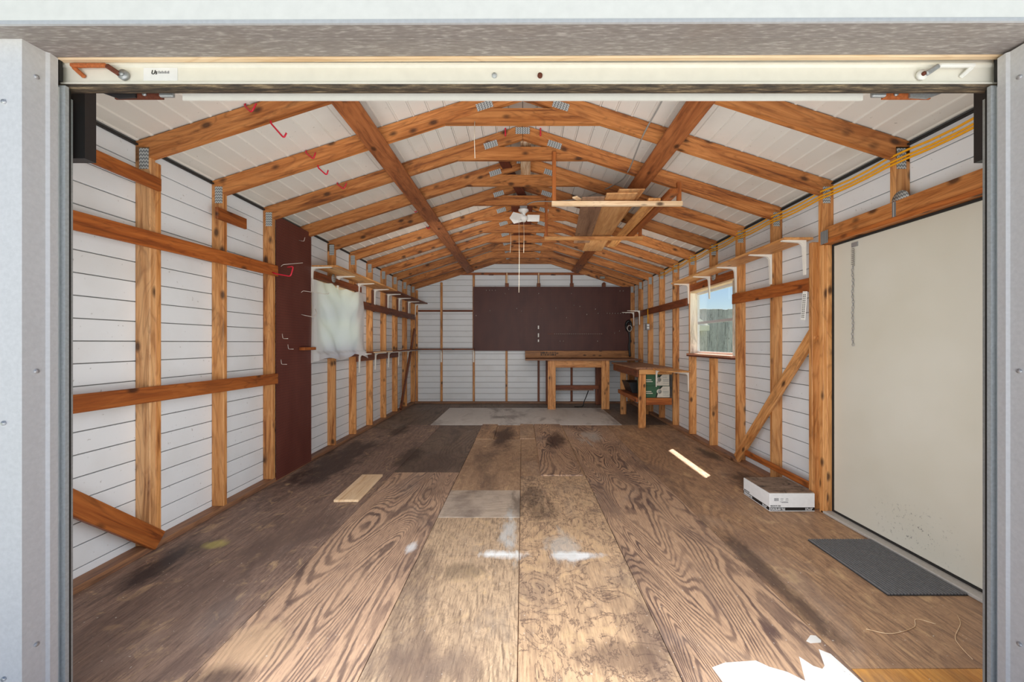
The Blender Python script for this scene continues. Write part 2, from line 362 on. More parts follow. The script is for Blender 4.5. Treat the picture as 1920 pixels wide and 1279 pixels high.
def floor_mat(name, light, mid, dark, contour=9.0, cs=(1.6, .42), cstrength=.8, fine=.35, grain_dir=1, patch=.5, patchcol=None, offs=(0, 0), veins=0.0):
    b = NB(name); pos = b.n('NewGeometry').outputs['Position']
    po = b.n('VectorMath', {0: pos, 1: (offs[0], offs[1], 0)}, operation='ADD').outputs[0]
    sx, sy = cs if grain_dir else (cs[1], cs[0])
    v = b.n('Mapping', {0: po, 3: (sx, sy, 1)}).outputs[0]
    big = b.n('TexNoise', {'Vector': v, 'Scale': 1.0, 'Detail': 1.6, 'Roughness': .4, 'Distortion': .5}).outputs[0]
    rip = b.n('TexNoise', {'Vector': b.n('Mapping', {0: po, 3: (14, 5, 1)}).outputs[0], 'Scale': 1.0, 'Detail': 4.0}).outputs[0]
    val = b.math('ADD', b.math('MULTIPLY', big, contour * 4.2), b.math('MULTIPLY', rip, 1.1))
    ring = b.math('PINGPONG', val, .5)
    fx, fy = (105, 9) if grain_dir else (9, 105)
    fn = b.n('TexNoise', {'Vector': b.n('Mapping', {0: po, 3: (fx, fy, 1)}).outputs[0], 'Scale': 1.0, 'Detail': 8.0, 'Roughness': .78}).outputs[0]
    ringf = b.math('ADD', ring, b.math('MULTIPLY', b.math('SUBTRACT', fn, .5), .62))
    band = b.step(ringf, .10, .30)
    med = b.n('TexNoise', {'Vector': b.n('Mapping', {0: po, 3: (2.2, 1.0, 1)}).outputs[0], 'Scale': 1.0, 'Detail': 5.0, 'Roughness': .6}).outputs[0]
    fade = b.n('TexNoise', {'Vector': b.n('Mapping', {0: po, 1: (5, 2, 0), 3: (5.0, 1.6, 1)}).outputs[0], 'Scale': 1.0, 'Detail': 5.0, 'Roughness': .65}).outputs[0]
    mask = b.math('MULTIPLY', b.math('MULTIPLY', b.step(med, .26, .46), cstrength), b.n('MapRange', {0: fade, 1: .35, 2: .62, 3: .35, 4: 1.0}, clamp=True).outputs[0])
    col = b.ramp(fn, [(.30, lin(mid)), (.62, lin(light))])
    col = b.mix(b.math('MULTIPLY', b.math('SUBTRACT', 1.0, band), mask), col, lin(dark))
    fd = b.math('MULTIPLY', b.math('SUBTRACT', 1.0, b.step(fn, .34, .50)), fine)
    col = b.mix(fd, col, lin(dark))
    pn = b.n('TexNoise', {'Vector': b.n('Mapping', {0: po, 3: (3.0, 1.3, 1)}).outputs[0], 'Scale': 1.0, 'Detail': 6.0, 'Roughness': .65, 'Distortion': .6}).outputs[0]
    col = b.mix(b.math('MULTIPLY', b.step(pn, .52, .62), patch), col, lin(patchcol or dark))
    if veins:
        vn = b.n('TexNoise', {'Vector': b.n('Mapping', {0: po, 3: (7.5, 5.0, 1)}).outputs[0], 'Scale': 1.0, 'Detail': 7.0, 'Roughness': .68, 'Distortion': 1.2}).outputs[0]
        vl = b.math('SUBTRACT', 1.0, b.step(b.math('ABSOLUTE', b.math('SUBTRACT', vn, .5)), .004, .022))
        col = b.mix(b.math('MULTIPLY', vl, veins), col, lin(dark))
        col = b.mix(b.math('MULTIPLY', b.step(vn, .56, .66), .35), col, lin((236, 200, 150)))
    gf = b.n('TexNoise', {'Vector': b.n('Mapping', {0: po, 3: (1.7, .9, 1)}).outputs[0], 'Scale': 1.0, 'Detail': 5.0, 'Roughness': .6, 'Distortion': .7}).outputs[0]
    col = b.mix(b.math('MULTIPLY', b.step(gf, .54, .74), .32), col, lin((164, 152, 144)))
    df = b.n('TexNoise', {'Vector': b.n('Mapping', {0: po, 1: (3, 7, 0), 3: (1.5, .55, 1)}).outputs[0], 'Scale': 1.0, 'Detail': 6.0, 'Roughness': .66, 'Distortion': .6}).outputs[0]
    col = b.mix(b.math('MULTIPLY', b.step(df, .53, .64), .52), col, lin((88, 70, 64)))
    edge = b.n('TexNoise', {'Vector': b.n('Mapping', {0: pos, 3: (26, 11, 1)}).outputs[0], 'Scale': 1.0, 'Detail': 6.0, 'Roughness': .75}).outputs[0]
    lo = b.n('TexNoise', {'Vector': b.n('Mapping', {0: pos, 3: (6.5, 2.6, 1)}).outputs[0], 'Scale': 1.0, 'Detail': 3.0, 'Roughness': .6, 'Distortion': .8}).outputs[0]
    e0 = b.math('ADD', b.math('MULTIPLY', b.math('SUBTRACT', lo, .5), 1.3), b.math('MULTIPLY', b.math('SUBTRACT', edge, .5), .8))
    for (x, y, rx, ry, c, st, rg) in STAINS:
        d = b.n('VectorMath', {0: b.n('VectorMath', {0: pos, 1: (x, y, 0)}, operation='SUBTRACT').outputs[0], 1: (1 / rx, 1 / ry, 0)}, operation='MULTIPLY').outputs[0]
        ln = b.n('VectorMath', {0: d}, operation='LENGTH').outputs['Value']
        ln = b.n('Math', {0: e0, 1: rg * 2.4, 2: ln}, operation='MULTIPLY_ADD').outputs[0]
        f = b.n('MapRange', {0: ln, 1: .45, 2: 1.15, 3: st, 4: 0.0}, clamp=True).outputs[0]
        col = b.mix(f, col, lin(c))
    sp = b.n('TexNoise', {'Vector': pos, 'Scale': 70.0, 'Detail': 1.0}).outputs[0]
    col = b.mix(b.math('MULTIPLY', b.step(sp, .74, .78), .6), col, lin((226, 220, 210)))
    b.set(Base_Color=col, Roughness=.6)
    b.bump(b.math('ADD', b.math('MULTIPLY', band, cstrength * .6), fn), .35, .003); return b.m
FM = {}
FM['mauve'] = floor_mat('worn_plywood_dark', (158, 132, 116), (126, 102, 90), (66, 52, 52), 4.0, (3.0, .4), .40, .55, 1, .55, (98, 80, 74), (0, 0), .15)
FM['contour'] = floor_mat('worn_plywood_grain', (208, 172, 142), (182, 148, 124), (94, 75, 70), 8.5, (3.0, .50), .95, .40, 1, .55, (108, 88, 84))
FM['contour2'] = floor_mat('worn_plywood_grain_right', (202, 166, 134), (174, 140, 114), (92, 71, 66), 9.0, (3.2, .55), .95, .40, 1, .45, (106, 86, 80), (3.3, 1.7))
FM['fine'] = floor_mat('worn_plywood_fine', (210, 180, 148), (176, 148, 120), (92, 76, 66), 6.0, (3.2, .6), .30, .80, 1, .45, (148, 132, 118), (1.1, 5.2), .3)
FM['burl'] = floor_mat('worn_plywood_burl', (212, 178, 142), (186, 152, 120), (88, 68, 62), 4.0, (1.8, .9), .22, .45, 1, .55, (142, 120, 104), (7.1, 2.2), .8)
FM['tan'] = floor_mat('tan_plywood_floor', (194, 160, 128), (172, 138, 108), (122, 94, 76), 5.0, (1.8, .9), .35, .40, 1, .35, (148, 116, 92), (2.1, 8.2), .35)
FM['lightgrey'] = floor_mat('pale_grey_patch', (204, 186, 168), (182, 164, 146), (146, 126, 108), 5.0, (1.8, .4), .35, .5, 0, .35, (164, 150, 138), (5.1, 3.2))
FM['brown'] = floor_mat('brown_plywood_floor', (194, 156, 120), (162, 124, 94), (90, 68, 60), 5.0, (2.6, .4), .40, .60, 1, .5, (130, 102, 86), (9.1, 1.2), .2)
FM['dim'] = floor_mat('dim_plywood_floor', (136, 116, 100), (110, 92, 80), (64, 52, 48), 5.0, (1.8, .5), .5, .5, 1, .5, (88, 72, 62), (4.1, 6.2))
FM['greycover'] = floor_mat('grey_floor_cover', (222, 216, 210), (206, 199, 192), (176, 166, 158), 3.0, (1.5, 1.5), .15, .3, 0, .3, (192, 184, 176), (6.1, 4.2))
FM['orange'] = floor_mat('fresh_orange_plywood', (226, 164, 84), (208, 142, 64), (160, 98, 44), 4.0, (2.6, .6), .3, .5, 1, .2, (180, 116, 56), (3.1, 9.2))

# ------------------------------------------------------------------ dimensions
WX, SX = 2.345, 2.255           # siding plane and inner stud face
Y0, Y1 = 1.20, 8.45             # inside of the front wall, back siding plane
FY = [2.42 + .595 * k for k in range(11)]
TH = .038
def zr(x): return 2.50 + .32 * (WX - abs(x))       # underside of the roof panels
RT = .125

# ------------------------------------------------------------------ ground outside
o = box('ground', -14, 14, -16, 24, -.40, -.16, M['grass']); tag(o, 'green lawn around the shed seen past the window', 'lawn', kind='structure')
o = box('driveway', -3.2, 3.2, -12, 1.06, -.17, -.13, M['concrete']); tag(o, 'pale concrete driveway in front of the open shed door', 'driveway', kind='structure')

# ------------------------------------------------------------------ floor
fl = box('floor', -2.42, 2.42, 1.10, 8.52, -.16, -.013, M['plate']); tag(fl, 'worn plywood shed floor', 'floor', kind='structure')
def fsheet(x0, x1, y0, y1, m, dz=0.0, t=.012, name='plywood_sheet', label=None):
    g = .0018
    o = box(name, x0 + g, x1 - g, y0 + g, y1 - g, dz - t, dz, FM[m], fl, .001)
    if label: o['label'] = label
    return o
fsheet(-2.345, -1.77, 1.12, 3.55, 'mauve'); fsheet(-2.345, -1.77, 3.55, 5.95, 'mauve', -.001); fsheet(-2.345, -1.77, 5.95, 8.45, 'dim')
fsheet(-1.77, -1.26, 1.12, 3.85, 'mauve', .0005); fsheet(-1.77, -1.26, 3.85, 6.2, 'mauve', -.0005); fsheet(-1.77, -1.26, 6.2, 8.45, 'dim')
fsheet(-1.26, -.62, 1.12, 3.92, 'contour', .001); fsheet(-1.26, -.62, 3.92, 6.2, 'dim', 0); fsheet(-1.26, -.62, 6.2, 8.45, 'dim', -.001)
fsheet(-.62, -.02, 1.12, 2.405, 'fine'); fsheet(-.62, -.02, 2.405, 2.91, 'fine', -.001); fsheet(-.62, -.02, 2.91, 3.445, 'lightgrey', .001)
fsheet(-.62, -.02, 3.445, 5.26, 'tan', -.001); fsheet(-.62, -.38, 5.26, 6.2, 'brown', .010, .022); fsheet(-.38, -.02, 5.26, 6.2, 'brown', 0)
fsheet(-.02, .60, 1.12, 2.405, 'burl', .001); fsheet(-.02, .60, 2.405, 3.81, 'burl', 0); fsheet(-.02, .60, 3.81, 6.2, 'tan', -.001)
fsheet(-.04, .165, 5.27, 6.2, 'tan', .012, .012); fsheet(.172, .575, 3.81, 6.2, 'contour2', .012, .012)
fsheet(.60, 1.28, 1.12, 3.6, 'contour2', .002); fsheet(.60, 1.28, 3.6, 6.2, 'contour2', .001)
fsheet(1.28, 1.79, 1.12, 1.56, 'orange', .001, label='fresh orange plywood patch'); fsheet(1.79, 2.345, 1.12, 1.56, 'brown')
fsheet(1.28, 2.345, 1.56, 3.98, 'brown'); fsheet(1.28, 2.345, 3.98, 6.2, 'brown', -.001); fsheet(1.28, 2.345, 6.2, 8.45, 'dim')
fsheet(-.62, .60, 6.2, 8.45, 'dim'); fsheet(.60, 1.28, 6.2, 8.45, 'dim')
def fpoly(name, pts, z0, z1, m):
    return prism(name, pts, 2, z0, z1, m, fl)
for pts in ([(.74, 1.562), (.80, 1.585), (.93, 1.596), (.965, 1.565), (1.02, 1.540), (1.06, 1.50), (1.12, 1.42), (.76, 1.40)],
            [(1.117, 1.617), (1.14, 1.57), (1.165, 1.555), (1.185, 1.57), (1.225, 1.655), (1.255, 1.63), (1.262, 1.56), (1.272, 1.44), (1.07, 1.45), (1.06, 1.50)],
            [(1.205, 1.700), (1.248, 1.735), (1.268, 1.732), (1.272, 1.705), (1.262, 1.692), (1.215, 1.688)]):
    fpoly('paint_patch', pts, .0015, .0026, M['paint'])
o = box('floor_cover', -1.42, 1.53, 6.17, 7.78, .0005, .006, FM['greycover'], None, .001)
tag(o, 'flat grey sheet covering the floor before the back wall', 'floor cover')

# ------------------------------------------------------------------ walls
WIN_R = (4.30, 5.42, 1.13, 1.94); WIN_L = (4.34, 5.42, 1.13, 1.94); DOOR = (1.96, 2.985, 0.0, 2.0)
ROW = .12
def side_wall(name, s, holes, label):
    xs, xo = s * WX, s * (WX + .05)
    # outer skin with openings
    ys = sorted({1.10, 8.52} | {h[0] for h in holes} | {h[1] for h in holes}); zs = sorted({-.16, 2.52} | {h[2] for h in holes} | {h[3] for h in holes})
    vs, fs = [], []
    for i in range(len(ys) - 1):
        for j in range(len(zs) - 1):
            cy, cz = (ys[i] + ys[i + 1]) / 2, (zs[j] + zs[j + 1]) / 2
            if any(h[0] < cy < h[1] and h[2] < cz < h[3] for h in holes): continue
            a, b2 = s * (WX + .013), xo; k = len(vs)
            vs += [(a, ys[i], zs[j]), (a, ys[i + 1], zs[j]), (a, ys[i + 1], zs[j + 1]), (a, ys[i], zs[j + 1]),
                   (b2, ys[i], zs[j]), (b2, ys[i + 1], zs[j]), (b2, ys[i + 1], zs[j + 1]), (b2, ys[i], zs[j + 1])]
            fs += [[k + q for q in f] for f in ((0, 1, 2, 3), (4, 5, 6, 7), (0, 1, 5, 4), (2, 3, 7, 6), (0, 3, 7, 4), (1, 2, 6, 5))]
    w = mobj(name, mesh(vs, fs, name), M['backing']); tag(w, label, 'wall', kind='structure')
    z = .08 - ROW
    while z < 2.46:
        z0, z1 = max(z, 0) + .0026, min(z + ROW, 2.47) - .0026; z += ROW
        if z1 - z0 < .02: continue
        segs = [(Y0, Y1, z0, z1)]
        for (h0, h1, g0, g1) in holes:
            new = []
            for (a, b2, c, d) in segs:
                if d <= g0 or c >= g1 or b2 <= h0 or a >= h1: new.append((a, b2, c, d)); continue
                if a < h0: new.append((a, h0, c, d))
                if b2 > h1: new.append((h1, b2, c, d))
                if c < g0 - .01: new.append((max(a, h0), min(b2, h1), c, g0))
                if d > g1 + .01: new.append((max(a, h0), min(b2, h1), g1, d))
            segs = new
        for (a, b2, c, d) in segs:
            box('siding_plank', xs, s * (WX + .013), a, b2, c, d, M['siding'], w, .002)
    return w
wl = side_wall('wall_left', -1, [WIN_L], 'left wall of white plank siding with open wooden studs')
wr = side_wall('wall_right', 1, [WIN_R, DOOR], 'right wall of white plank siding with door and window')
def studs(w, s):
    X0, X1 = sorted((s * WX, s * SX))
    skip = DOOR[1] if s > 0 else 0
    if s < 0: beam('bottom_plate', X0, X1, Y0, Y1 - .04, 0.0005, TH, M['plate'], w)
    else:
        beam('bottom_plate', X0, X1, 3.10, Y1 - .04, .0005, TH, M['plate'], w)
    for k, y in enumerate(FY):
        m = M['pale_stud'] if (k == 0 and s < 0) else M['stud']
        top = zr(SX) - RT * .55
        segs = [(TH, top)]
        if s < 0 and k in (4,): segs = [(TH, 1.09), (2.03, top)]
        if s > 0 and k == 4: segs = [(TH, 1.09), (2.05, top)]
        if s > 0 and k == 0: segs = [(2.125, top)]
        for a, b2 in segs: beam('stud', X0, X1, y, y + TH, a, b2, m, w)
        if s > 0 and k == 1:
            beam('stud', X0 - .02, X1 - .005, y - .04, y - .001, 0.0005, 2.0, M['stud'], w)
            beam('stud', X0 - .045, X1 - .03, y + .039, y + .076, 0.0005, 2.04, M['stud'], w)
    if s < 0: beam('stud', X0, X1, FY[0] + .039, FY[0] + .077, TH, 2.38, M['stud'], w)
    beam('stud', X0, X1, 1.83, 1.87, TH if s < 0 else 2.13, 2.40, M['stud'], w)
    tp = beam('eave_gap_strip', s * WX - .005 * s if s < 0 else WX - .02, -WX + .02 if s < 0 else WX + .005, Y0, Y1, 2.466, 2.476, M['darkgap'], w, 0)  # added dark strip standing in for the black gap line at the eaves
studs(wl, -1); studs(wr, 1)
def rail(w, y0, y1, za, zb, h, m, s, t=.022, name='rail', off=0.0):
    x = s * (SX - t / 2 - off - .0005)
    return board(name, (x, y0, za), (x, y1, zb), h, t, m, w, (1, 0, 0))
rail(wl, 1.30, 2.475, 2.245, 2.245, .078, M['rail'], -1)
rail(wl, 1.30, 3.655, 1.865, 1.925, .098, M['rail'], -1)
rail(wl, 1.30, 3.655, .972, .944, .094, M['rail'], -1)
rail(wl, 2.93, 3.24, 2.225, 2.232, .085, M['rail'], -1)
rail(wl, 1.62, 2.46, .80, .055, .105, M['rail'], -1, .03, 'brace')
rail(wl, 4.30, 5.55, 2.005, 2.005, .075, M['brown'], -1)
rail(wl, 5.40, 8.30, 1.80, 1.80, .105, M['brown'], -1)
rail(wl, 5.40, 7.20, 1.065, 1.065, .10, M['brown'], -1, .018)
rail(wl, 7.28, 8.22, .06, 1.55, .085, M['brown'], -1, .025, 'brace', .02)
for k in (5, 6, 7, 8, 9):   # brown stud facings between shelf and rail
    beam('stud_facing', -SX, -SX + .012, FY[k] - .03, FY[k] + .07, 1.60 if k == 5 else 1.74, 2.06, M['brown'], wl, .002)
rail(wr, 3.06, 4.27, 1.725, 1.735, .105, M['rail'], 1)
rail(wr, 5.46, 8.30, 1.83, 1.83, .105, M['brown'], 1)
rail(wr, 3.075, 4.18, 1.345, .065, .095, M['stud'], 1, .03, 'brace')
rail(wr, 3.06, 4.03, .155, .165, .055, M['rail'], 1, .02, 'rail', .0)
beam('window_header', SX - .0, WX, 4.25, 5.40, 1.965, 2.05, M['rail'], wr)
beam('window_header', -WX, -SX, 4.25, 5.40, 1.965, 2.03, M['brown'], wl)
beam('door_header', SX - .01, WX, 1.30, 2.972, 2.0, 2.125, M['rafter'], wr)
beam('door_header_edge', SX - .018, SX - .011, 1.30, 2.97, 2.0, 2.03, M['rail'], wr)
def disc(name, loc, r, ax, mat, parent, t=.003):
    return lathe(name, [(r, -t / 2), (r, t / 2)], mat, loc, parent, 16, ax)
lathe('metal_plate', [(.055, -.002), (.055, .002)], M['gang'], (SX - .004, 2.385, 2.122), wr, 20, 'X')
box('metal_plate', SX - .016, SX - .011, 2.405, 2.425, 2.03, 2.12, M['gang'], wr)
box('metal_plate', SX - .021, SX - .0185, 2.93, 3.0, 2.005, 2.10, M['gang'], wr)
for s, w in ((1, wr), (-1, wl)):
    for y in (4.72,): lathe('metal_plate', [(.05, -.002), (.05, .002)], M['gang'], (s * (SX - .025 if s < 0 else SX - .003), y, 2.03 if s < 0 else 2.055), w, 20, 'X')

# back wall
wb = prism('wall_back', [(-2.40, -.16), (2.40, -.16), (2.40, 2.49), (0, 3.26), (-2.40, 2.49)], 1, Y1 + .013, Y1 + .06, M['backing'])
tag(wb, 'back wall of white plank siding with brown pegboard', 'wall', kind='structure')
z = .08 - ROW
while z < 3.14:
    z0, z1 = max(z, 0) + .0034, z + ROW - .0034; z += ROW
    if z1 - z0 < .02: continue
    h = lambda q: min(WX - .001, WX - (q - 2.5) / .32) if q > 2.5 else WX - .001
    prism('siding_plank', [(-h(z0), z0), (h(z0), z0), (h(z1), z1), (-h(z1), z1)], 1, Y1, Y1 + .012, M['siding'], wb)
beam('bottom_plate', -SX, SX, 8.355, 8.449, .0005, .040, M['plate'], wb)
for x in (-1.71, -1.03, -.34, .335, 1.03, 1.71):
    beam('stud', x - .022, x + .022, 8.41, 8.449, .041, zr(x) - .16 if abs(x) > 1.2 else 2.70, M['brown'] if x > 0 else M['stud'], wb)
for x in (-2.23, 2.23): beam('stud', x - .02, x + .02, 8.41, 8.449, .041, 2.38, M['stud'], wb)
beam('cross_rail', -1.30, 1.30, 8.395, 8.449, 2.70, 2.745, M['rail'], wb)
beam('cross_rail', -2.2, -1.74, 8.415, 8.449, 1.925, 1.965, M['brown'], wb); beam('cross_rail', -1.68, -1.055, 8.415, 8.449, 1.925, 1.965, M['brown'], wb)
for x in (-.33, .335): beam('cleat', x - .012, x + .012, 8.385, 8.409, 2.50, 2.74, M['newwood'], wb)
for x in (-.33, .335, 1.03, 1.70): beam('cleat', x - .038, x + .038, 8.375, 8.409, 2.43, 2.52, M['brown'], wb)
for x in (-.66, .64): beam('cleat', x - .05, x + .05, 8.37, 8.394, 2.685, 2.712, M['brown'], wb)

# front wall, jambs and header
wf = mobj('wall_front', mesh(*(lambda B: ([v for b in B for v in ((b[0], b[2], b[4]), (b[1], b[2], b[4]), (b[1], b[3], b[4]), (b[0], b[3], b[4]), (b[0], b[2], b[5]), (b[1], b[2], b[5]), (b[1], b[3], b[5]), (b[0], b[3], b[5]))],
    [[8 * i + q for q in f] for i in range(len(B)) for f in ((0, 1, 2, 3), (4, 5, 6, 7), (0, 1, 5, 4), (1, 2, 6, 5), (2, 3, 7, 6), (3, 0, 4, 7))]))(
    [(-2.40, -1.43, 1.10, 1.17, -.16, 2.46), (1.46, 2.40, 1.10, 1.17, -.16, 2.46), (-2.40, 2.40, 1.075, 1.17, 2.465, 2.50), (-1.43, 1.46, 1.10, 1.17, 2.16, 2.46), (-1.6, 1.6, 1.10, 1.17, 2.50, 2.70), (-.9, .9, 1.10, 1.17, 2.70, 2.95)])), M['whitemetal'])
tag(wf, 'front wall around the wide open roll-up doorway', 'wall', kind='structure')
JL, JR = -1.372, 1.402
def jamb(name, s, xj, label):
    # front face, return into the opening and a small lip
    pts = [(xj + s * .30, 1.096), (xj, 1.096), (xj, 1.150), (xj - s * .006, 1.156), (xj - s * .004, 1.178), (xj + s * .02, 1.178), (xj + s * .02, 1.108), (xj + s * .30, 1.108)]
    o = prism(name, pts, 2, -.14, 2.108, M['jamb']); tag(o, label, 'door jamb', kind='structure')
    for z in (2.0, 1.17, .4): disc('screw', (xj - s * .001, 1.128, z + .02), .006, 'X', M['screw'], o, .005)
    for z in (1.93, 1.05, .35): disc('screw', (xj + s * .048, 1.0945, z), .006, 'Y', M['screw'], o, .005)
    return o
jamb('trim_1', -1, JL, 'pale metal jamb on the left side of the doorway')
jamb('trim_2', 1, JR, 'pale metal jamb on the right side of the doorway')
hd = prism('trim_3', [(1.052, 2.1075), (1.100, 2.1075), (1.176, 2.1140), (1.176, 2.150), (1.052, 2.150)], 0, -1.52, 1.52, M['header'])
tag(hd, 'oxidised metal header soffit above the doorway', 'door header', kind='structure')
box('lip', -1.52, 1.52, 1.045, 1.0515, 2.107, 2.117, M['galv'], hd)
box('fascia', -1.52, 1.52, 1.0465, 1.0515, 2.1175, 2.46, M['whitemetal'], hd)
box('seam', -1.37, 1.40, 1.098, 1.1005, 2.1062, 2.1085, M['header'], hd)
beam('wood_edge', -1.42, 1.45, 1.177, 1.196, 2.110, 2.15, M['newwood'], hd)
hd.rotation_euler = (0, -.0032, 0)

# roll-up door
dr = thing('door_2', (0, 1.25, 2.04), 'cream roll-up door rolled up above the opening', 'roll-up door'); dr['kind'] = 'structure'
bar = prism('bottom_bar', [(1.204, 2.045), (1.196, 2.045), (1.196, 2.050), (1.203, 2.054), (1.203, 2.098), (1.196, 2.102), (1.196, 2.108), (1.204, 2.111), (1.206, 2.16), (1.214, 2.16), (1.214, 2.045)], 0, -1.382, 1.418, M['cream'], dr)
prism('rubber_seal', [(1.197, 2.0445), (1.236, 2.0445), (1.236, 2.041), (1.222, 2.036), (1.206, 2.037)], 0, -1.40, 1.435, M['seal'], dr)
box('inner_angle', -1.07, 1.07, 1.258, 1.263, 2.0335, 2.085, M['white'], dr)
box('inner_angle_web', -1.385, 1.42, 1.2145, 1.2575, 2.07, 2.076, M['cream'], dr)
for s in (-1, 1):
    p = box('lock_plate', s * 1.20 - .075, s * 1.20 + .075, 1.250, 1.256, 2.033, 2.062, M['darkrust'] if s < 0 else M['rust'], dr)
    for q in (-.035, .02): disc('bolt', (s * 1.20 + q, 1.248, 2.046), .006, 'Y', M['zinc'], p, .005)
    board('slide_bolt', (s * 1.085, 1.246, 2.047), (s * 1.13, 1.246, 2.047), .012, .024, M['zinc'], dr)
    prism('latch', [(s * 1.205, 2.034), (s * 1.205, 2.062), (s * 1.35, 2.064), (s * 1.26, 2.031)], 1, 1.244, 1.2495, M['zinc'] if s > 0 else M['black'], dr)
    g = prism('guide_track', [(s * 1.377 + .016, 1.190), (s * 1.445 + .016, 1.190), (s * 1.445 + .016, 1.262), (s * 1.435 + .016, 1.262), (s * 1.435 + .016, 1.200), (s * 1.377 + .016, 1.200)], 2, -.01, 2.036, M['guide'], dr)
    box('guide_lip', s * 1.396 + .016 - .003, s * 1.396 + .016 + .003, 1.186, 1.1895, -.01, 2.03, M['winwhite'], g)
    box('guide_gap', s * 1.385 + .016 - .006, s * 1.385 + .016 + .006, 1.2005, 1.207, -.01, 2.03, M['darkgap'], g)
    box('side_bracket', *((-1.52, -1.388) if s < 0 else (1.468, 1.56)), 1.268, 1.302, 1.855, 2.60, M['black'], dr)
    box('end_gap', s * 1.40 + .017 - .016, s * 1.40 + .017 + .016, 1.180, 1.189, 2.045, 2.108, M['darkgap'], dr)
lathe('door_coil', [(.15, -1.38), (.15, 1.40)], M['cream'], (0, 1.42, 2.36), dr, 24, 'X')
# lift handles
for s, m1, m2 in ((-1, M['rust'], M['darkrust']), (1, M['white'], M['zinc'])):
    xa, xb, xc = s * 1.342, s * 1.235, s * 1.20
    h = board('lift_handle', (xa, 1.188, 2.094), (xb, 1.188, 2.094), .012, .011, m1, dr)
    board('strap', (xb, 1.187, 2.093), (xc, 1.190, 2.070), .010, .014, m2, h)
    board('strap', (xa - s * .004, 1.19, 2.092), (xa - s * .030, 1.199, 2.066), .008, .012, m1, h)
    disc('washer', (s * 1.193, 1.1955, 2.071), .015, 'Y', M['zinc'] if s < 0 else M['white'], h, .008)
    disc('rivet', (s * 1.193, 1.190, 2.071), .006, 'Y', M['zinc'] if s < 0 else M['darkrust'], h, .006)
for x, m in ((-.085, M['guide']), (.052, M['darkrust'])): disc('bolt', (x, 1.2005, 2.0725), .0075, 'Y', m, dr, .006)
st = box('sticker', -1.139, -1.037, 1.2015, 1.2028, 2.058, 2.0965, M['boxwhite'], dr)
text('lettering', 'Us', .017, Matrix.Translation((-1.116, 1.2008, 2.077)) @ FACE_Y, M['ink'], st, .0003, .25)
for i in range(7): box('small_print', -1.093 + i * .0048, -1.0905 + i * .0048, 1.2005, 1.2012, 2.079, 2.0845 if i % 2 else 2.0865, M['inkgrey'], st)

# ------------------------------------------------------------------ roof
rv = []; 
def roofskin():
    e = WX + .26; zt = lambda x: 2.50 + .32 * (WX - abs(x))
    pts = [(-e, zt(e) + .012), (0, zt(0) + .012), (e, zt(e) + .012), (e, zt(e) + .055), (0, zt(0) + .07), (-e, zt(e) + .055)]
    return prism('ceiling', pts, 1, 1.00, 8.85, M['backing'])
cl = roofskin(); tag(cl, 'pitched ceiling of pale metal roof panels over wooden trusses', 'ceiling', kind='structure')
sl_ = math.sqrt(1 + .32 ** 2); PW = .1245
for s in (-1, 1):
    n = int((WX * sl_) / PW)
    for i in range(n + 1):
        a, b2 = i * PW / sl_, min((i + 1) * PW / sl_, WX - .003)
        if b2 - a < .02: continue
        def P(x, d): return (s * x + s * -.0 + s * (-d * .305 * 0), zr(x) - d)
        g = .0026
        pts = [P(a + g, -.011), P(a + g, 0), P(b2 - .014, 0), P(b2 - .011, .009), P(b2 - g, .009), P(b2 - g, -.011)]
        prism('roof_panel', pts, 1, 1.02, Y1 + .02, M['roofpanel'], cl)

# ------------------------------------------------------------------ trusses
ORD = ['first', 'second', 'third', 'fourth', 'fifth', 'sixth', 'seventh', 'eighth', 'ninth', 'tenth', 'eleventh']
RAFT = []
def rafter_mesh(s):
    xo = WX - .004
    pts = [(s * xo, zr(xo) - .012), (s * .002, zr(0) - .012), (s * .002, zr(0) - RT - .012), (s * xo, zr(xo) - RT - .012)]
    # local frame: X along the slope so that the grain follows the wood
    c = Vector((s * xo / 2, 0, (zr(xo) + zr(0)) / 2 - RT / 2 - .012)); d = Vector((-s, 0, .32)).normalized(); y = Vector((0, 1, 0)); zz = d.cross(y)
    R = Matrix((d, y, zz)).transposed().to_4x4(); R.translation = c; inv = R.inverted()
    vs = [inv @ Vector((p[0], q, p[1])) for q in (-TH / 2, TH / 2) for p in pts]
    fs = [(0, 1, 2, 3), (7, 6, 5, 4), (0, 1, 5, 4), (1, 2, 6, 5), (2, 3, 7, 6), (3, 0, 4, 7)]
    me = mesh(vs, fs, 'rafter'); me.materials.append(M['rafter']); return me, R
RM = {s: rafter_mesh(s) for s in (-1, 1)}
TZ0, TZ1 = 2.925, 3.04
def tie_half(z): return WX - (z + RT + .012 - 2.5) / .32 + .0
